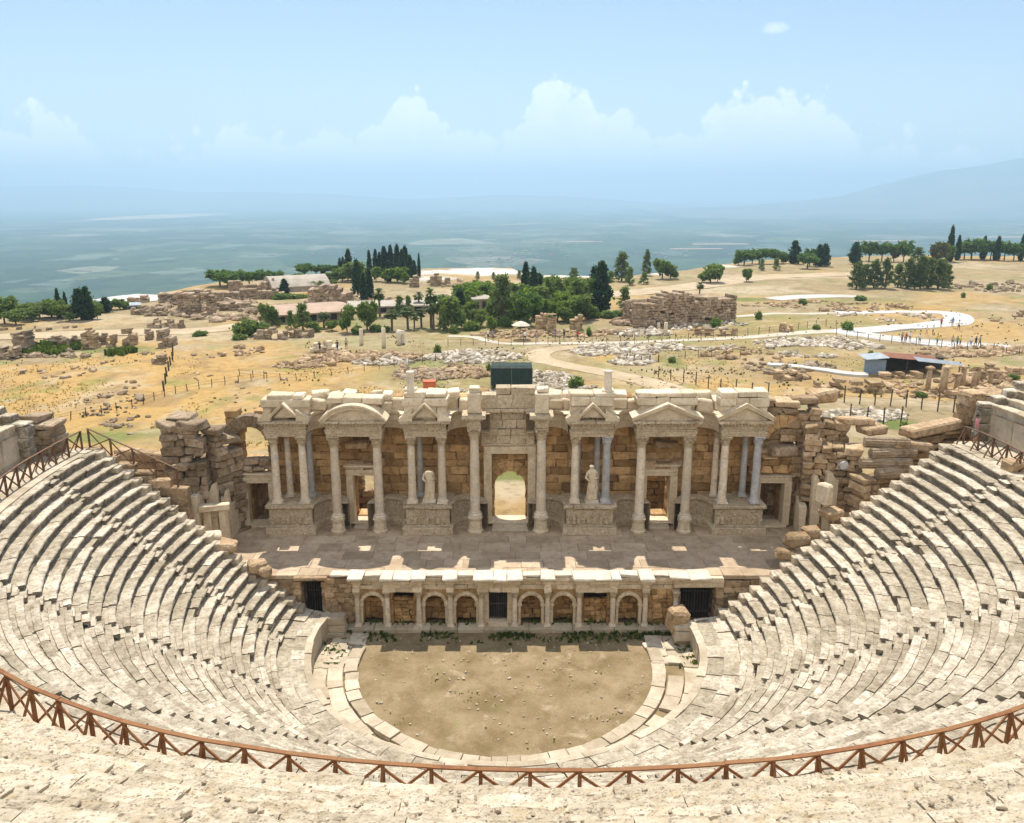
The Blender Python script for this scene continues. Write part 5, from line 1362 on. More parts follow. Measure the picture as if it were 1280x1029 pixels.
for place, txt in TREES.items():
    items = [(q.split()[0], *map(float, q.split()[1:])) for q in txt.split(';')]
    byk = {}
    grove = 'dense grove' in place
    for it in items: byk.setdefault((KN[it[0]][1], place if not grove else 'along the front of the dense central grove' if it[2] >= 390 else 'along the back of the dense central grove'), []).append(it)
    for (desc, where), lst in byk.items():
        lst.sort(key=lambda i: i[1])
        for i, (k, px, by, ty, wpx) in enumerate(lst):
            pr = proto(k, (i + int(px)) % 3)
            p = at(px, by); 
            over = p[1] - edge_D(p[0]/p[1])
            if over > 0: p = p*(1 - over/p[1]*1.02)           # keep it on the plateau, a step back from the brink
            p[2] = float(ground_z(p[0], p[1])) - .05
            m_ = math.hypot(p[0], p[1]); m_ = (p[1]*CP + (EYE-p[2])*SP)/F
            h = (by-ty)*m_*1.06/math.cos(math.atan((by-514)/F)+PITCH); wd = wpx*m_*(.98 if k == 'pi' else 1.12)
            if not pr[1]: o = pr[0]; pr[1] = True
            else: o = copy_tree(pr[0])
            o.name = KN[k][0]; o.location = p; o.rotation_euler = (0, 0, RNG.uniform(0, 6.28))
            H, W = NOM[k]; o.scale = (wd/W*RNG.uniform(.97,1.06), wd/W*RNG.uniform(.97,1.06), h/H)
            lab = f'lone {desc} {where}' if len(lst) == 1 else f'{ORD[i]} {desc} from left {where}'
            tag(o, lab, 'bush' if k == 'bu' else 'tree', 'trees and bushes ' + place)

# ================================================================== RUINS AND BUILDINGS ON THE PLATEAU
def rwall(name, px0, px1, py, top, thick, label, mat='ruin', py1=None, course=(.3,.5), length=(.5,1.3), group='ruined walls on the plateau', jag=.35, drop=.04, ops=()):
    """ruined wall with its foot at the photo points (px0,py)-(px1,py1); top in photo pixels, one value or a list along it"""
    p0 = at(px0, py); p1 = at(px1, py if py1 is None else py1); L = np.hypot(*(p1-p0)[:2]); tops = np.atleast_1d(top).astype(float)
    tf = lambda s: atD(px0, np.interp(s/L*(len(tops)-1), np.arange(len(tops)), tops) if len(tops) > 1 else tops[0], (p0[1]+p1[1])/2)[2] + jag*math.sin(s*3.1+px0) 
    mb = MB(); block_wall(mb, p0[:2], p1[:2], GZ-.4, tf, thick, course, length, ops, .05, .05, .12, drop, .02)
    o = mb.build(name, M[mat]); return tag(o, label, 'ruin', group)
# the big block ruin right of the grove
root = empty('block_ruin', tuple(at(850, 408)), 'large oblong ruin of reddish brown blocks with a jagged top right of the grove', 'ruin')
def rw_part(root, name, px0, px1, py, py1, tops, thick, mat='bath', ops=(), course=(.38,.52)):
    p0 = at(px0, py); p1 = at(px1, py1); L = np.hypot(*(p1-p0)[:2]); D = (p0[1]+p1[1])/2
    tf = lambda s: atD(0, np.interp(s/L*(len(tops)-1), np.arange(len(tops)), tops), D)[2] + .15*math.sin(s*2.7)
    mb = MB(); block_wall(mb, p0[:2], p1[:2], GZ-.4, tf, thick, course, (.5,1.2), ops, .05, .07, .09, .01, .015, 0); return mb.build(name, M[mat], root)
rw_part(root, 'front_wall', 800, 913, 409, 400, [376, 373, 365, 364, 364, 373, 371, 374, 376, 374], 3.0)
rw_part(root, 'side_wall', 786, 800, 399, 409, [382, 372], 2.5); rw_part(root, 'rear_wall', 786, 905, 399, 391, [380, 372, 366, 368, 372, 373], 2.0)
p = at(783, 407); mb = MB(); heap(mb, 60, p[0]+1, p[1]+2, 3.2, 3, GZ, (.6, 1.4)); mb.build('fallen_blocks', M['bath'], root)
# bath ruins on the left
root = empty('bath_ruin', tuple(at(260, 390)), 'sprawling roofless bath ruin of reddish stone with tall broken walls left of the long hall', 'ruin')
rw_part(root, 'front_wall', 224, 270, 392, 391, [366, 365, 368, 366, 367], 2.2, 'bath', ((4, 5.2, GZ, GZ+3),))
rw_part(root, 'rear_wall', 200, 300, 380, 378, [366, 364, 362, 366, 364], 2.5, 'darkru'); rw_part(root, 'tall_wall', 286, 344, 366, 364, [350, 349, 356, 355, 352, 348], 2.6)
rw_part(root, 'tall_wall', 300, 356, 374, 372, [362, 360, 364, 362, 366], 2.0); rw_part(root, 'low_wall', 275, 322, 388, 387, [379, 378, 380], 1.6, 'darkru'); rw_part(root, 'low_wall', 180, 225, 396, 394, [392, 390, 393, 388], 1.2, 'darkru')
rwall('ruined_wall', 388, 440, 380, [362, 360, 358, 360, 361, 362], 4.0, 'squat reddish ruin block left of the tallest cypresses', 'bath', course=(.6,.8))
rwall('ruined_wall', 350, 395, 392, [386, 384, 386], 1.0, 'long low arcade wall behind the tan flat roof', 'bath', py1=389)
rwall('ruined_wall', 160, 186, 378, [370, 372, 371], 1.4, 'small broken wall at the brink left of the bath ruin', 'bath')
rwall('ruined_wall', 512, 524, 358, [345, 346], 1.6, 'leftmost of three stone stumps before the white terrace', 'bath'); rwall('ruined_wall', 538, 552, 357, [344, 343, 345], 1.8, 'square stone stump with upright sides before the white terrace', 'bath'); rwall('ruined_wall', 556, 563, 357, [346, 346], 1.2, 'small rightmost stone stump before the white terrace', 'bath')
# field walls on the left
rwall('ruined_wall', 22, 41, 441, [414, 413, 415], 2.0, 'tall squat stone pier near the left edge of the field', 'darkru')
rwall('ruined_wall', 58, 90, 434, [424, 420, 422, 419], 1.2, 'dark broken wall between the left pier and the notched pillar', 'darkru'); rwall('ruined_wall', 90, 104, 432, [420, 421], 1.2, 'short dark wall just left of the notched pillar', 'darkru')
rwall('ruined_wall', 106, 123, 435, [426, 412, 413, 424], 1.5, 'notched pillar standing in the field wall on the left'); rwall('ruined_wall', 123, 134, 430, [416, 418], 1.1, 'thin dark wall right of the notched pillar', 'darkru'); rwall('ruined_wall', 135, 146, 433, [420, 417], 1.2, 'short upright stone stub left of the double pier')
rwall('ruined_wall', 156, 171, 431, [412, 411, 420], 1.4, 'double stone pier near a patch of green weeds'); rwall('ruined_wall', 183, 191, 424, [414, 414], 1.1, 'small lone pier left of the heaped tower stub', 'darkru')
rwall('ruined_wall', 201, 219, 434, [420, 414, 416, 421], 2.2, 'heaped tower stub beside the dark post line', 'darkru'); rwall('ruined_wall', 192, 208, 456, [443, 446, 444], 1.2, 'broken block base in the dry grass at the end of the stone track', 'darkru')
rwall('ruined_wall', 0, 45, 414, [411, 411, 410], .6, 'low field wall line at the far left', 'darkru', py1=411); rwall('ruined_wall', 45, 96, 415, [412, 411], .6, 'low field wall running on below the left trees', 'darkru', py1=410)
rwall('ruined_wall', 0, 24, 448, [436, 440, 437], 1.6, 'tumbled wall end at the left edge of the field', 'darkru'); rwall('ruined_wall', 25, 65, 467, [464, 465], .5, 'long low stone kerb in the left field', 'darkru', py1=464); rwall('ruined_wall', 66, 102, 477, [473, 472], .5, 'low stone kerb slanting across the left field', 'darkru', py1=471)
rwall('ruined_wall', 318, 360, 424, [412, 414, 411, 413, 412], .9, 'grey broken wall with stub pillars in front of the cafe shrubs', 'darkru'); rwall('ruined_wall', 362, 392, 422, [412, 414, 413], .9, 'lower dark wall running on to the right of the stub pillars', 'darkru')
rwall('ruined_wall', 185, 230, 410, [402, 400, 404], .9, 'low stone wall below the bath ruin', 'darkru'); rwall('ruined_wall', 165, 205, 393, [384, 386, 383], 1.2, 'dark wall at the foot of the bath ruin mound', 'darkru')
# standing stubs at the centre and right
rwall('ruined_wall', 669, 683, 411, [394, 392, 395], 1.4, 'leftmost brown pier in front of the dense grove', 'ruin'); rwall('ruined_wall', 684, 695, 416, [397, 395, 400], 1.2, 'brown pier with a ragged top before the grove', 'ruin'); rwall('ruined_wall', 712, 728, 412, [404, 396, 393, 399], 1.2, 'spiky stone cluster left of the large oblong ruin', 'ruin')
rwall('ruined_wall', 868, 920, 419, [411, 413, 412], .8, 'low tan wall below the large oblong ruin'); rwall('ruined_wall', 975, 990, 416, [403, 407], 1.1, 'tan wall stub behind the white path'); rwall('ruined_wall', 1266, 1278, 396, [391, 390], 1, 'small reddish stub at the right edge of the plain', 'bath')
for i, (a, b, y, t) in enumerate(((968, 1012, 475, 466), (1018, 1062, 486, 477), (1062, 1112, 490, 480), (1100, 1150, 474, 467), (1210, 1262, 476, 466), (1232, 1285, 466, 458), (1010, 1052, 498, 488), (1185, 1230, 497, 486))):
    rwall('ruined_wall', a, b, y, [t, t+3, t-1, t+4], 1.2, ('brown rubble wall left of the metal shed', 'grey rubble wall below the left end of the shed', 'long grey block wall in front of the metal shed', 'brown wall stump under the shed roof edge', 'brown rubble wall right of the column stubs', 'low brown wall at the right edge by the path heap', 'low block wall behind the right ruin', 'brown wall foot at the base of the column stubs')[i], 'ruin', py1=y+(i % 3)-1)

def free_column(px, by, ty, r, label, mat='ruin', cap=True):
    p = at(px, by); h = atD(px, ty, p[1])[2] - GZ; root = empty('ruined_column', tuple(p), label, 'column', 'ruined columns standing in the fields')
    mb = MB(); mb.lathe([(r*1.05, -.3), (r, h*.3), (r*.94, h*.95 if cap else h)], tuple(p), 12, .5); mb.build('shaft', M[mat], root, smooth=True)
    if cap: mb = MB(); mb.block((p[0], p[1], p[2]+h*.97), (r*2.9, r*2.9, h*.1), .2, .05, .04); mb.build('capital', M[mat], root)
for i, (px, by, ty, c) in enumerate(((1159,490,459,1),(1176,494,459,0),(1180,489,458,1),(1195,488,467,1),(1202,486,458,1),(1216,486,465,0),(1220,484,459,1),(1237,481,463,1))):
    free_column(px, by, ty, .28, f'{ORD[i]} brown column stub from the left in the row right of the metal shed', cap=bool(c))
for px, by, ty, lab, m in ((480,434,410,'slim pale column by the marble fragments behind the left field','marble'),(452,431,411,'short pale column stub left of the slim pale column','marble'),(832,419,403,'lone pale pillar at the corner of the large oblong ruin','marble'),(499,431,415,'tapered white stone marker beside the fallen marble','marble'),(823,411,403,'small pale pillar at the foot of the large oblong ruin','marble')):
    free_column(px, by, ty, .3, lab, m, False)
rwall('marble_stone', 388, 424, 440, [431, 433, 429, 434], 1.0, 'group of pale marble blocks set up in the field', 'marble'); rwall('marble_stone', 496, 506, 430, [417, 416, 424], .6, 'white upright marble slab on a low base', 'slab')

def building(name, px0, px1, py0, py1, top, depth, label, wall, roofm, rise=0.0, over=.4, openings=0):
    p0 = at(px0, py0); p1 = at(px1, py1); L = float(np.hypot(*(p1-p0)[:2])); a = math.atan2(p1[1]-p0[1], p1[0]-p0[0]); h = atD(px0, top, (p0[1]+p1[1])/2)[2]-GZ
    root = empty(name, tuple(p0), label, 'building'); root.rotation_euler = (0, 0, 0)
    ca, sa = math.cos(a), math.sin(a); W = lambda s, d, z: (p0[0]+ca*s-sa*d, p0[1]+sa*s+ca*d, GZ+z)
    mb = MB(); c = W(L/2, depth/2, (h-rise)/2-.2); mb.block(c, (L, depth, h-rise+.4), a, .02, 0, .5); mb.build('wall', M[wall], root)
    mb = MB(); n = 8; G = np.empty((2, n+1, 3)); 
    for i, s in enumerate((-over, L+over)):
        for j in range(n+1):
            t = j/n; G[i, j] = W(s, -over + (depth+2*over)*t, h-rise + rise*math.sin(math.pi*t) + .04)
    mb.grid(G, .6); mb.grid(np.concatenate([G[:, :1], G[:, :1]-[0,0,.25]], 1)[:, ::-1], .4); 
    for i in (0, 1): q = [list(v) for v in G[i]]; mb.add(q + [[q[-1][0], q[-1][1], q[0][2]-.3], [q[0][0], q[0][1], q[0][2]-.3]], [list(range(n+3))], .4)
    mb.build('roof', M[roofm], root)
    for k in range(openings):
        s = L*(k+.5)/openings; mb = MB(); mb.block(W(s, .0, (h-rise)*.42), (L/openings*.62, .3, (h-rise)*.62), a, .02, 0, .3); mb.build('opening', M['dark'], root)  # dark block painted as the shade of an opening
building('long_hall', 342, 412, 366, 362, 346, 9, 'long stone hall with a pale barrel roof among the bath ruins', 'wallpale', 'roofpale', 2.2, .3, 0)
building('cafe', 346, 436, 405, 399, 387, 12, 'low cafe building with a tan flat roof behind the shrubs', 'wallpale', 'rooftan', .5, 1.2, 7)
building('cafe', 440, 560, 392, 389, 380, 8, 'long dark shaded cafe terrace behind the palms with a pale roof', 'wallpale', 'roofpale', .3, .8, 8)
building('kiosk', 578, 612, 388, 386, 372, 6, 'small dark roofed kiosk hidden among the central grove', 'wallpale', 'roofpale', .3, .6, 3)
building('low_shed', 158, 175, 387, 386, 381, 4, 'small grey flat roofed shed at the brink on the left', 'bluesheet', 'galv', .1, .3, 1)
# metal shed on the right
root = empty('metal_shed', tuple(at(1120, 470)), 'open metal shed with a blue grey end wall and rusty sheet roof on the right', 'shed')
p0 = at(1079, 468); p1 = at(1106, 470); p2 = at(1198, 466)
mb = MB(); mb.bar((p0[0], p0[1], GZ+.95), (p1[0], p1[1], GZ+.95), .12, 2.1); mb.build('end_wall', M['bluesheet'], root)
hA, hB = GZ+2.1, GZ+1.5
mb = MB(); mb.add([(p1[0]-2.6, p1[1]-.3, hA), (p1[0]+.2, p1[1]-.5, hA+.25), (p1[0]+.4, p1[1]+3.0, hA+.3), (p1[0]-2.4, p1[1]+3.0, hA+.1)], [[0,1,2,3]], .5); mb.build('side_roof', M['galv'], root)
mb = MB(); mb.add([(p1[0]+.2, p1[1]-.5, hA+.3), (p2[0]-2.5, p2[1]-1.2, hB), (p2[0]-2.5, p2[1]+2.4, hB+.25), (p1[0]+.4, p1[1]+2.6, hA+.45)], [[0,1,2,3]], .5); mb.build('roof', M['rust'], root)
mb = MB(); mb.add([(p1[0]+3.4, p1[1]-1.0, hA-.05), (p2[0], p2[1]-1.4, hB-.35), (p2[0], p2[1]-.2, hB-.1), (p1[0]+3.4, p1[1]+.4, hA+.25)], [[0,1,2,3]], .5); mb.build('roof_edge_sheet', M['galv'], root)
for k, s in enumerate((.25, .5, .75, .97)):
    q = p1 + (p2-p1)*s; mb = MB(); mb.bar((q[0], q[1]-.6, GZ-.2), (q[0], q[1]-.6, hA-.6*s), .1, .1); mb.build('post', M['steelpost'], root)
mb = MB(); mb.bar((p1[0], p1[1]+2.4, GZ+.9), (p2[0]-1, p2[1]+2.2, GZ+.5), .15, 2.0); mb.build('rear_wall', M['dark'], root)
# dark shade-net shelter and the orange box behind the stage front
p0 = at(614, 487); p1 = at(665, 487); h = atD(640, 458, p0[1])[2]
root = empty('net_shelter', tuple((p0+p1)/2), 'dark green net covered shelter behind the middle of the stage front', 'shelter')
mb = MB(); n = 10; G = np.empty((9, n+1, 3)); dp = 3.0
prof = [(0, GZ+.5), (0, h-.5), (.12, h-.15), (.5, h), (dp-.5, h), (dp-.1, h-.2), (dp, h-.5), (dp, GZ)]
G = np.empty((len(prof), n+1, 3))
for i, (d, z) in enumerate(prof):
    for j in range(n+1): G[i, j] = (p0[0]+(p1[0]-p0[0])*j/n, p0[1]+d, z - .05*math.sin(math.pi*j/n*5)**2)
mb.grid(G); mb.grid(G[:, ::-1] + [0,.01,-.01], .4)
for j in (0, n): mb.add([list(v) for v in G[:, j]], [list(range(len(prof)))], .4)
mb.build('net_cover', M['net'], root)
for x in (p0[0]-.02, (p0[0]+p1[0])/2, p1[0]+.02):
    mb = MB(); mb.bar((x, p0[1]-.05, GZ-.2), (x, p0[1]-.05, h-.2), .09, .09); mb.build('frame_post', M['iron'], root)
mb = MB(); mb.bar((p0[0], p0[1]-.06, h-.2), (p1[0], p0[1]-.06, h-.2), .08, .08); mb.build('frame_rail', M['iron'], root)
p0 = at(529, 490); p1 = at(544, 490); h = atD(536, 477, p0[1])[2]
root = empty('orange_box', tuple((p0+p1)/2), 'orange red metal box standing behind the stage front near a column stump', 'box')
mb = MB(); mb.box(p0[0], p1[0], p0[1], p0[1]+1.1, GZ-.1, h-.12, .03, .4); mb.build('body', M['orange'], root)
mb = MB(); mb.box(p0[0]-.05, p1[0]+.05, p0[1]-.06, p0[1]+1.15, h-.12, h, .03, .9); mb.build('lid', M['orange'], root)
# ------------------------------------------------------------------ fences of thin posts
def fence(pts, n, h, label, w=.07, wire=True):
    P = np.array([at(*p) for p in pts]); seg = np.r_[0, np.cumsum(np.hypot(*np.diff(P[:, :2], axis=0).T))]
    root = empty('post_fence', tuple(P[0]), label, 'fence', 'thin post fences in the fields'); tops = []
    for s in np.linspace(0, seg[-1], n):
        x, y = np.interp(s, seg, P[:,0]), np.interp(s, seg, P[:,1]); z = float(ground_z(x, y)); mb = MB(); l = RNG.normal(0, .05, 2)
        mb.bar((x, y, z-.2), (x+l[0], y+l[1], z+h*RNG.uniform(.85, 1.1)), w, w); mb.build('post', M['steelpost'], root); tops.append((x, y, z+h*.8))
    if wire:
        mb = MB()
        for a, b in zip(tops[:-1], tops[1:]):
            for k in (1, .55): mb.bar((a[0], a[1], GZ+(a[2]-GZ)*k), (b[0], b[1], GZ+(b[2]-GZ)*k), .018, .018)
        mb.build('wire', M['steelpost'], root)
fence([(68,527),(110,518),(165,508),(215,493),(255,484),(330,474)], 17, .95, 'thin post fence climbing across the golden field on the left')
fence([(300,470),(360,478),(440,468),(520,456),(560,449)], 15, .9, 'thin post fence through the golden field behind the stage front, left of centre')
fence([(823,474),(850,479),(875,484),(900,490),(930,494),(960,497)], 9, 1.5, 'post fence beside the dirt track right of centre', .1)
fence([(1055,505),(1075,507),(1100,508),(1130,510),(1160,515),(1182,517),(1210,517)], 9, 1.9, 'tall post fence behind the right ruin', .1)
fence([(1062,530),(1095,533),(1125,535)], 4, 1.9, 'short dark fence on the green patch at right', .1)
fence([(1045,421),(1085,426),(1130,430),(1180,434),(1240,440),(1290,447)], 17, 1.2, 'post fence along the near side of the white path')
fence([(740,431),(800,429),(860,426),(920,422),(980,416),(1020,411),(1045,409)], 22, 1.2, 'post fence behind the pale lane in the middle distance')
fence([(560,434),(600,432),(640,433),(700,430)], 10, 1.2, 'post fence by the marble blocks left of centre')
fence([(856,450),(880,449),(912,449),(925,450)], 5, 1.2, 'short post fence in the rubble right of centre')
fence([(205,489),(208,476),(212,462),(216,452),(216,440)], 8, 1.3, 'line of dark uprights running up the field to the tower stub', .16, False)
fence([(783,451),(800,454),(823,453)], 5, 1.0, 'few short posts round the orange grass patch', .12)
# ================================================================== PEOPLE
def person_mesh(stride, arm, hi=False):
    J = [(0,0,.95),(0,0,1.15),(0,0,1.38),(0,-.01,1.5),(0,-.02,1.6),(0,-.02,1.72)]; Rr = [.15,.135,.15,.055,.095,.06]
    E = [(0,1),(1,2),(2,3),(3,4),(4,5)]
    for s, st in ((-1, stride), (1, -stride)):
        b = len(J); J += [(s*.09, st*.1, .86), (s*.1, st*.45-.03, .5), (s*.1, st*.75+.02, .09), (s*.11, st*.75-.14, .04)]; Rr += [.1,.065,.045,.04]; E += [(0,b),(b,b+1),(b+1,b+2),(b+2,b+3)]
        b = len(J); ay = -st*arm
        J += [(s*.19, 0, 1.4), (s*.25, ay*.3, 1.15), (s*.24, ay*.7-.08, .92), (s*.235, ay*.8-.11, .83)]; Rr += [.06,.045,.034,.036]; E += [(2,b),(b,b+1),(b+1,b+2),(b+2,b+3)]
    me = bpy.data.meshes.new('person'); me.from_pydata(J, E, []); o = bpy.data.objects.new('person', me); COL.objects.link(o)
    sk = o.modifiers.new('skin', 'SKIN'); sub = o.modifiers.new('sub', 'SUBSURF'); sub.levels = sub.render_levels = 2 if hi else 1
    for v, r in zip(me.skin_vertices[0].data, Rr): v.radius = (r, r*.8)
    me.skin_vertices[0].data[0].use_root = True
    dg = bpy.context.evaluated_depsgraph_get(); out = bpy.data.meshes.new_from_object(o.evaluated_get(dg)); bpy.data.objects.remove(o); return out
SKIN = plain('skin', (.36,.2,.13), .6, .1)
HAIR = plain('dark hair', (.03,.02,.015), .7, .2)
CL = {'white':(.75,.74,.72),'black':(.03,.03,.03),'red':(.5,.07,.05),'blue':(.10,.18,.4),'navy':(.04,.06,.14),'yellow':(.65,.5,.1),'grey':(.3,.3,.3),'green':(.12,.25,.1),'pink':(.62,.25,.27),'tan':(.45,.36,.25)}
CM = {k: plain(k + ' cloth', v, .85, .12) for k, v in CL.items()}
BASE = [person_mesh(.28, .9), person_mesh(0, .2), person_mesh(.18, .7)]
def person(x, y, z, rz, shirt, legs, label, pose=0, h=1.72, group='walkers on the pale paths', mesh=None):
    me = (mesh or BASE[pose]).copy(); me.materials.clear()
    for m_ in (SKIN, CM[shirt], CM[legs]): me.materials.append(m_)
    for p in me.polygons:
        c = p.center; arm = abs(c.x) > .2 and c.z < 1.14
        p.material_index = 0 if c.z > 1.46 or arm or c.z < .45 else (1 if c.z > .93 else 2); p.use_smooth = True
    o = bpy.data.objects.new('person', me); COL.objects.link(o); o.location = (x, y, z); o.rotation_euler = (0, 0, rz); o.scale = (h/1.78,)*3
    tag(o, label, 'person', group)
    mb = MB(); n, m = 8, 14; G = np.empty((n, m, 3)); a = np.linspace(0, 2*math.pi, m, endpoint=False)
    for i, t in enumerate(np.linspace(.12, 1.0, n)):
        rr = .112*math.sin(math.pi*(.5 + .5*(t-.0)) if t > .5 else math.pi*.5)
        zz = 1.60 + .165*t*math.sin(min(t, 1)*math.pi/2)
        G[i,:,0] = max(rr, .015)*np.cos(a)*.92; G[i,:,1] = .012 + max(rr, .015)*np.sin(a) + (.02 if t < .4 else 0); G[i,:,2] = zz
    mb.grid(G, .5, True); hr = mb.build('hair', HAIR, None, smooth=True); hr.parent = o; return o
WALK = [(1158,417,'white','tan'),(1166,417,'white','navy'),(1176,410,'red','black'),(1190,410,'blue','grey'),(1198,413,'white','black'),(1127,429,'grey','black'),(1132,429,'red','navy'),(1137,428,'white','black'),(1149,430,'white','navy'),(1171,431,'yellow','blue'),(1190,432,'tan','black'),(1196,433,'green','navy'),(1200,432,'yellow','black'),(1213,434,'white','blue'),(1219,434,'black','black'),(1224,434,'grey','navy'),
        (400,441,'black','black'),(406,441,'grey','navy'),(422,441,'black','navy'),(433,438,'tan','black'),(610,425,'white','black'),(616,425,'grey','navy'),(705,426,'black','navy'),(722,426,'red','black'),(694,427,'blue','navy'),(656,428,'white','black'),(671,428,'tan','grey')]
PL = ['on the white path bend, {o} from left', 'on the lower white path, {o} from left', 'by the marble blocks, {o} from left', 'on the lane before the grove, {o} from left']
gidx = lambda px, py: 0 if px > 1000 and py < 420 else 1 if px > 1000 else 2 if px < 500 else 3
cnt = {}
for (px, py, s, l) in sorted(WALK, key=lambda q: (gidx(q[0], q[1]), q[0])):
    g_ = gidx(px, py); i = cnt.get(g_, 0); cnt[g_] = i+1; p = at(px, py)
    person(p[0], p[1], float(ground_z(p[0], p[1]))+.07, RNG.uniform(0, 6.28), s, l, f'walker in a {s} top ' + PL[g_].format(o=ORD[i]), int(RNG.integers(0, 3)), RNG.uniform(1.6, 1.8))
p = at(1218, 553, Z_DIA)
person(p[0], p[1], Z_DIA+.02, 1.1, 'pink', 'grey', 'person in a pink shirt standing at the railing on the far right walkway', 1, 1.75, 'visitors in the theatre', person_mesh(.04, -2.6, True))
p = at(525, 421); root = empty('parasol', tuple(at(651, 424)), 'white parasol over a stall on the pale lane before the grove', 'parasol'); c = at(651, 424)
mb = MB(); mb.lathe([(1.5, 2.2), (.8, 2.6), (.05, 2.85)], tuple(c), 10, .5); mb.build('canopy', M['slab'], root); mb = MB(); mb.tube([tuple(c), (c[0], c[1], c[2]+2.8)], .04); mb.build('pole', M['iron'], root)
# ================================================================== SKY, SUN, HAZE, CAMERA
w = bpy.data.worlds.new('World'); SC.world = w; w.use_nodes = True; nt = w.node_tree; nt.nodes.clear(); N, L = nt.nodes, nt.links
SUN_EL, SUN_AZ = R_(59), R_(-7)                            # azimuth measured from +y towards +x
sky = N.new('ShaderNodeTexSky'); sky.sky_type = 'NISHITA'; sky.sun_disc = False; sky.sun_elevation = SUN_EL; sky.sun_rotation = SUN_AZ
sky.air_density = 1.0; sky.dust_density = .4; sky.ozone_density = 1.5; sky.altitude = 400
bg = N.new('ShaderNodeBackground'); bg.inputs[1].default_value = .11
mt = N.new('ShaderNodeMix'); mt.data_type = 'RGBA'; mt.blend_type = 'MULTIPLY'; mt.inputs[0].default_value = 1; L.new(sky.outputs[0], mt.inputs[6]); mt.inputs[7].default_value = (.675, .685, .70, 1); L.new(mt.outputs[2], bg.inputs[0])
def wm(op, a, b=None, clamp=False):
    n = N.new('ShaderNodeMath'); n.operation = op; n.use_clamp = clamp
    for k, x in ((0, a), (1, b)):
        if x is None: continue
        if hasattr(x, 'is_linked'): L.new(x, n.inputs[k])
        else: n.inputs[k].default_value = x
    return n.outputs[0]
tc = N.new('ShaderNodeTexCoord'); sp = N.new('ShaderNodeSeparateXYZ'); L.new(tc.outputs['Generated'], sp.inputs[0])
az = wm('DIVIDE', sp.outputs[0], wm('MAXIMUM', sp.outputs[1], .05))
hz = wm('SQRT', wm('ADD', wm('MULTIPLY', sp.outputs[0], sp.outputs[0]), wm('MULTIPLY', sp.outputs[1], sp.outputs[1])))
el = wm('DIVIDE', sp.outputs[2], hz)
TOPS = [(-200,165),(-60,170),(0,150),(30,138),(65,130),(90,138),(105,158),(145,165),(165,180),(205,186),(230,172),(262,166),(290,150),(312,142),(335,158),(350,172),(385,165),(408,154),(425,170),(450,158),(475,145),(492,115),(520,104),(545,118),(560,148),(600,150),(640,158),(658,140),(664,108),(680,90),(697,80),(722,90),(738,108),(744,146),(775,135),(805,145),(830,162),(862,146),(890,138),(915,118),(932,104),(952,122),(985,112),(1020,112),(1042,122),(1058,148),(1110,165),(1170,172),(1280,190),(1480,190)]
amin, amax, emax = -1.0, 1.0, .25
fc = N.new('ShaderNodeFloatCurve'); cv = fc.mapping.curves[0]
pts = []
for px, py in TOPS:
    d = ray(px, py); pts.append(((d[0]/d[1]-amin)/(amax-amin), d[2]/math.hypot(d[0], d[1])/emax))
while len(cv.points) < len(pts): cv.points.new(.5, .5)
for p, q in zip(cv.points, pts): p.location = q; p.handle_type = 'VECTOR'
fc.mapping.update()
L.new(wm('DIVIDE', wm('SUBTRACT', az, amin), amax-amin, True), fc.inputs['Value'])
top = wm('MULTIPLY', fc.outputs[0], emax)
cmb = N.new('ShaderNodeCombineXYZ'); L.new(az, cmb.inputs[0]); L.new(el, cmb.inputs[1])
def wnoise(s, d, r):
    n = N.new('ShaderNodeTexNoise'); n.inputs['Scale'].default_value = s; n.inputs['Detail'].default_value = d; n.inputs['Roughness'].default_value = r; L.new(cmb.outputs[0], n.inputs['Vector']); return n.outputs['Fac']
n1 = wnoise(38, 8, .62); n2 = wnoise(9, 5, .55)
below = wm('ADD', wm('SUBTRACT', top, el), wm('ADD', wm('MULTIPLY', wm('SUBTRACT', n1, .5), .042), wm('MULTIPLY', wm('SUBTRACT', n2, .5), .025)))
vo = N.new('ShaderNodeTexVoronoi'); vo.feature = 'F1'; vo.inputs['Scale'].default_value = 34; L.new(cmb.outputs[0], vo.inputs['Vector'])
vo2 = N.new('ShaderNodeTexVoronoi'); vo2.feature = 'F1'; vo2.inputs['Scale'].default_value = 85; L.new(cmb.outputs[0], vo2.inputs['Vector'])
below = wm('ADD', below, wm('ADD', wm('MULTIPLY', wm('SUBTRACT', .42, vo.outputs['Distance']), .036), wm('MULTIPLY', wm('SUBTRACT', .4, vo2.outputs['Distance']), .022)))
mask = wm('DIVIDE', below, .009, True)
fade = wm('ADD', .66, wm('MULTIPLY', .34, wm('POWER', 2.718, wm('MULTIPLY', wm('MAXIMUM', below, 0.0), -22.0))))
shd = wm('ADD', .74, wm('MULTIPLY', wm('SUBTRACT', .5, vo.outputs['Distance']), .5), True)
lump = wm('ADD', .6, wm('MULTIPLY', wm('SUBTRACT', n1, .3), 1.1), True)
alpha = wm('MULTIPLY', wm('MULTIPLY', mask, fade), wm('MULTIPLY', lump, .82), True)
d = ray(966, 35); ex, ey = d[0]/d[1], d[2]/math.hypot(d[0], d[1])
dx = wm('DIVIDE', wm('SUBTRACT', az, ex), .016); dy = wm('DIVIDE', wm('SUBTRACT', el, ey), .007)
sm = wm('SUBTRACT', wm('ADD', 1.0, wm('MULTIPLY', wm('SUBTRACT', n1, .5), 3.0)), wm('ADD', wm('MULTIPLY', dx, dx), wm('MULTIPLY', dy, dy)), True)
alpha = wm('MAXIMUM', alpha, wm('MULTIPLY', sm, .45))
alpha = wm('MULTIPLY', alpha, wm('GREATER_THAN', sp.outputs[1], .1))
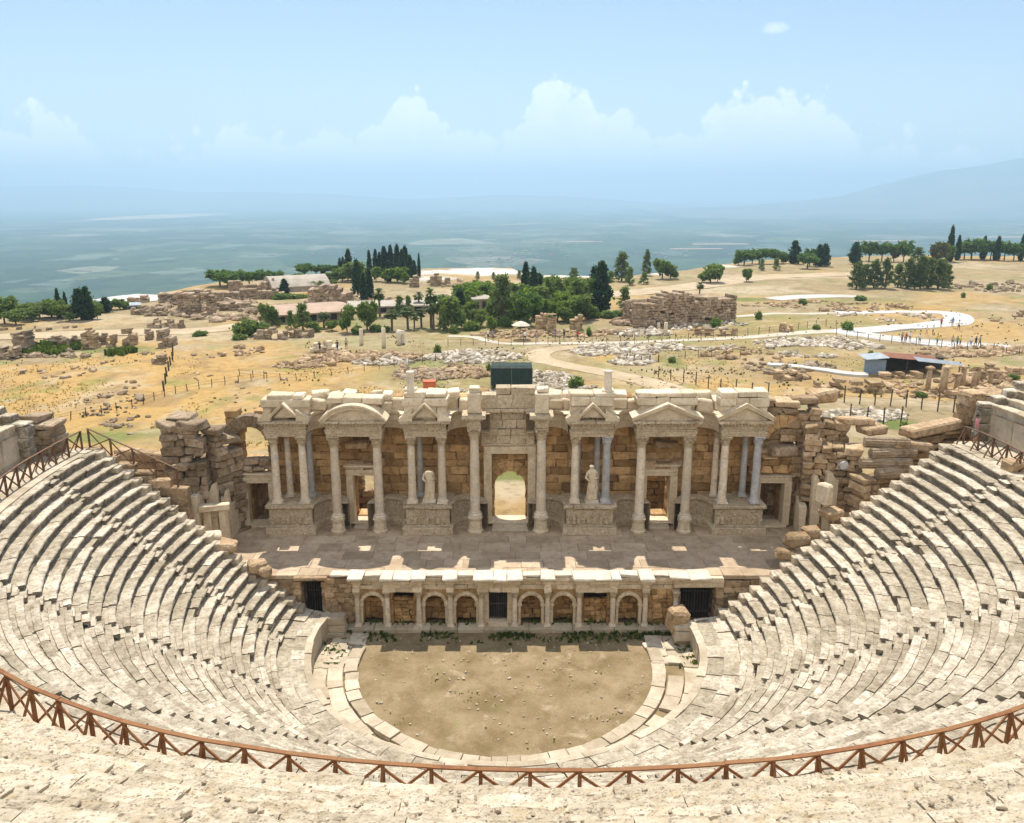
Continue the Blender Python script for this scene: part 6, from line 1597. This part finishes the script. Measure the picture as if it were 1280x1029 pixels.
bg2 = N.new('ShaderNodeBackground'); bg2.inputs[0].default_value = (.95, .965, .98, 1); bg2.inputs[1].default_value = .84
bgv = N.new('ShaderNodeBackground'); bgv.inputs[0].default_value = (.95, .97, .97, 1); bgv.inputs[1].default_value = .58   # pale veil low in the sky
mv = N.new('ShaderNodeMixShader'); L.new(wm('MULTIPLY', .6, wm('POWER', 2.718, wm('MULTIPLY', wm('MAXIMUM', el, 0.0), -11.0))), mv.inputs[0]); L.new(bg.outputs[0], mv.inputs[1]); L.new(bgv.outputs[0], mv.inputs[2])
mx = N.new('ShaderNodeMixShader'); L.new(alpha, mx.inputs[0]); L.new(mv.outputs[0], mx.inputs[1]); L.new(bg2.outputs[0], mx.inputs[2])
# added bright cloud behind the camera, out of view, to fill the shaded stage front
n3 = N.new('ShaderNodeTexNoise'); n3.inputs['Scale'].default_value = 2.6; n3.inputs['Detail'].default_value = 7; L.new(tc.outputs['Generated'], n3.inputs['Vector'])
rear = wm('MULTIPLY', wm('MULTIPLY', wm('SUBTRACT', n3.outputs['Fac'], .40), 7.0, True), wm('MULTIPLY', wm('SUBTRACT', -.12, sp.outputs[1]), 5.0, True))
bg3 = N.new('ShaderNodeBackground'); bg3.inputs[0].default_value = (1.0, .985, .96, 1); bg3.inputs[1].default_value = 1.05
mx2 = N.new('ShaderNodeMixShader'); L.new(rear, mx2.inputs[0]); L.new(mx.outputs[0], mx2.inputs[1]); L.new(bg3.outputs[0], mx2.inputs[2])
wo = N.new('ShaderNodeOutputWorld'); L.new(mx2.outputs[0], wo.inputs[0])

sd = bpy.data.lights.new('sun', 'SUN'); sd.energy = 4.1; sd.angle = R_(.53); sd.color = (1.0, .93, .82)
so = bpy.data.objects.new('sun', sd); COL.objects.link(so)
sv = Vector((math.sin(SUN_AZ)*math.cos(SUN_EL), math.cos(SUN_AZ)*math.cos(SUN_EL), math.sin(SUN_EL)))
so.rotation_euler = sv.to_track_quat('Z', 'Y').to_euler()

HAZE = 1.9e-4
m, nt_, N_, L_ = new_mat('valley haze'); out = N_.new('ShaderNodeOutputMaterial'); pv = N_.new('ShaderNodeVolumePrincipled')
pv.inputs['Color'].default_value = (.485, .69, .88, 1); pv.inputs['Density'].default_value = HAZE; pv.inputs['Anisotropy'].default_value = .3
L_.new(pv.outputs[0], out.inputs['Volume'])
mb = MB(); mb.box(-25000, 25000, -200, 23500, -176, 520, 0); hz_ = mb.build('haze', m); tag(hz_, kind='stuff')

cd = bpy.data.cameras.new('camera'); cd.sensor_fit = 'HORIZONTAL'; cd.sensor_width = 36; cd.lens = 36*F/1280; cd.clip_start = .1; cd.clip_end = 60000
cam = bpy.data.objects.new('camera', cd); COL.objects.link(cam); cam.location = (0, 0, EYE); cam.rotation_euler = (R_(90)-PITCH, 0, 0); SC.camera = cam
SC.view_settings.view_transform = 'Standard'; SC.view_settings.look = 'None'; SC.view_settings.exposure = .73; SC.view_settings.gamma = 1.0
SC.cycles.max_bounces = 9; SC.cycles.diffuse_bounces = 6; SC.cycles.transparent_max_bounces = 8; SC.cycles.volume_bounces = 2
SC.cycles.use_denoising = True
SC.cycles.use_adaptive_sampling = True; SC.cycles.adaptive_threshold = .015
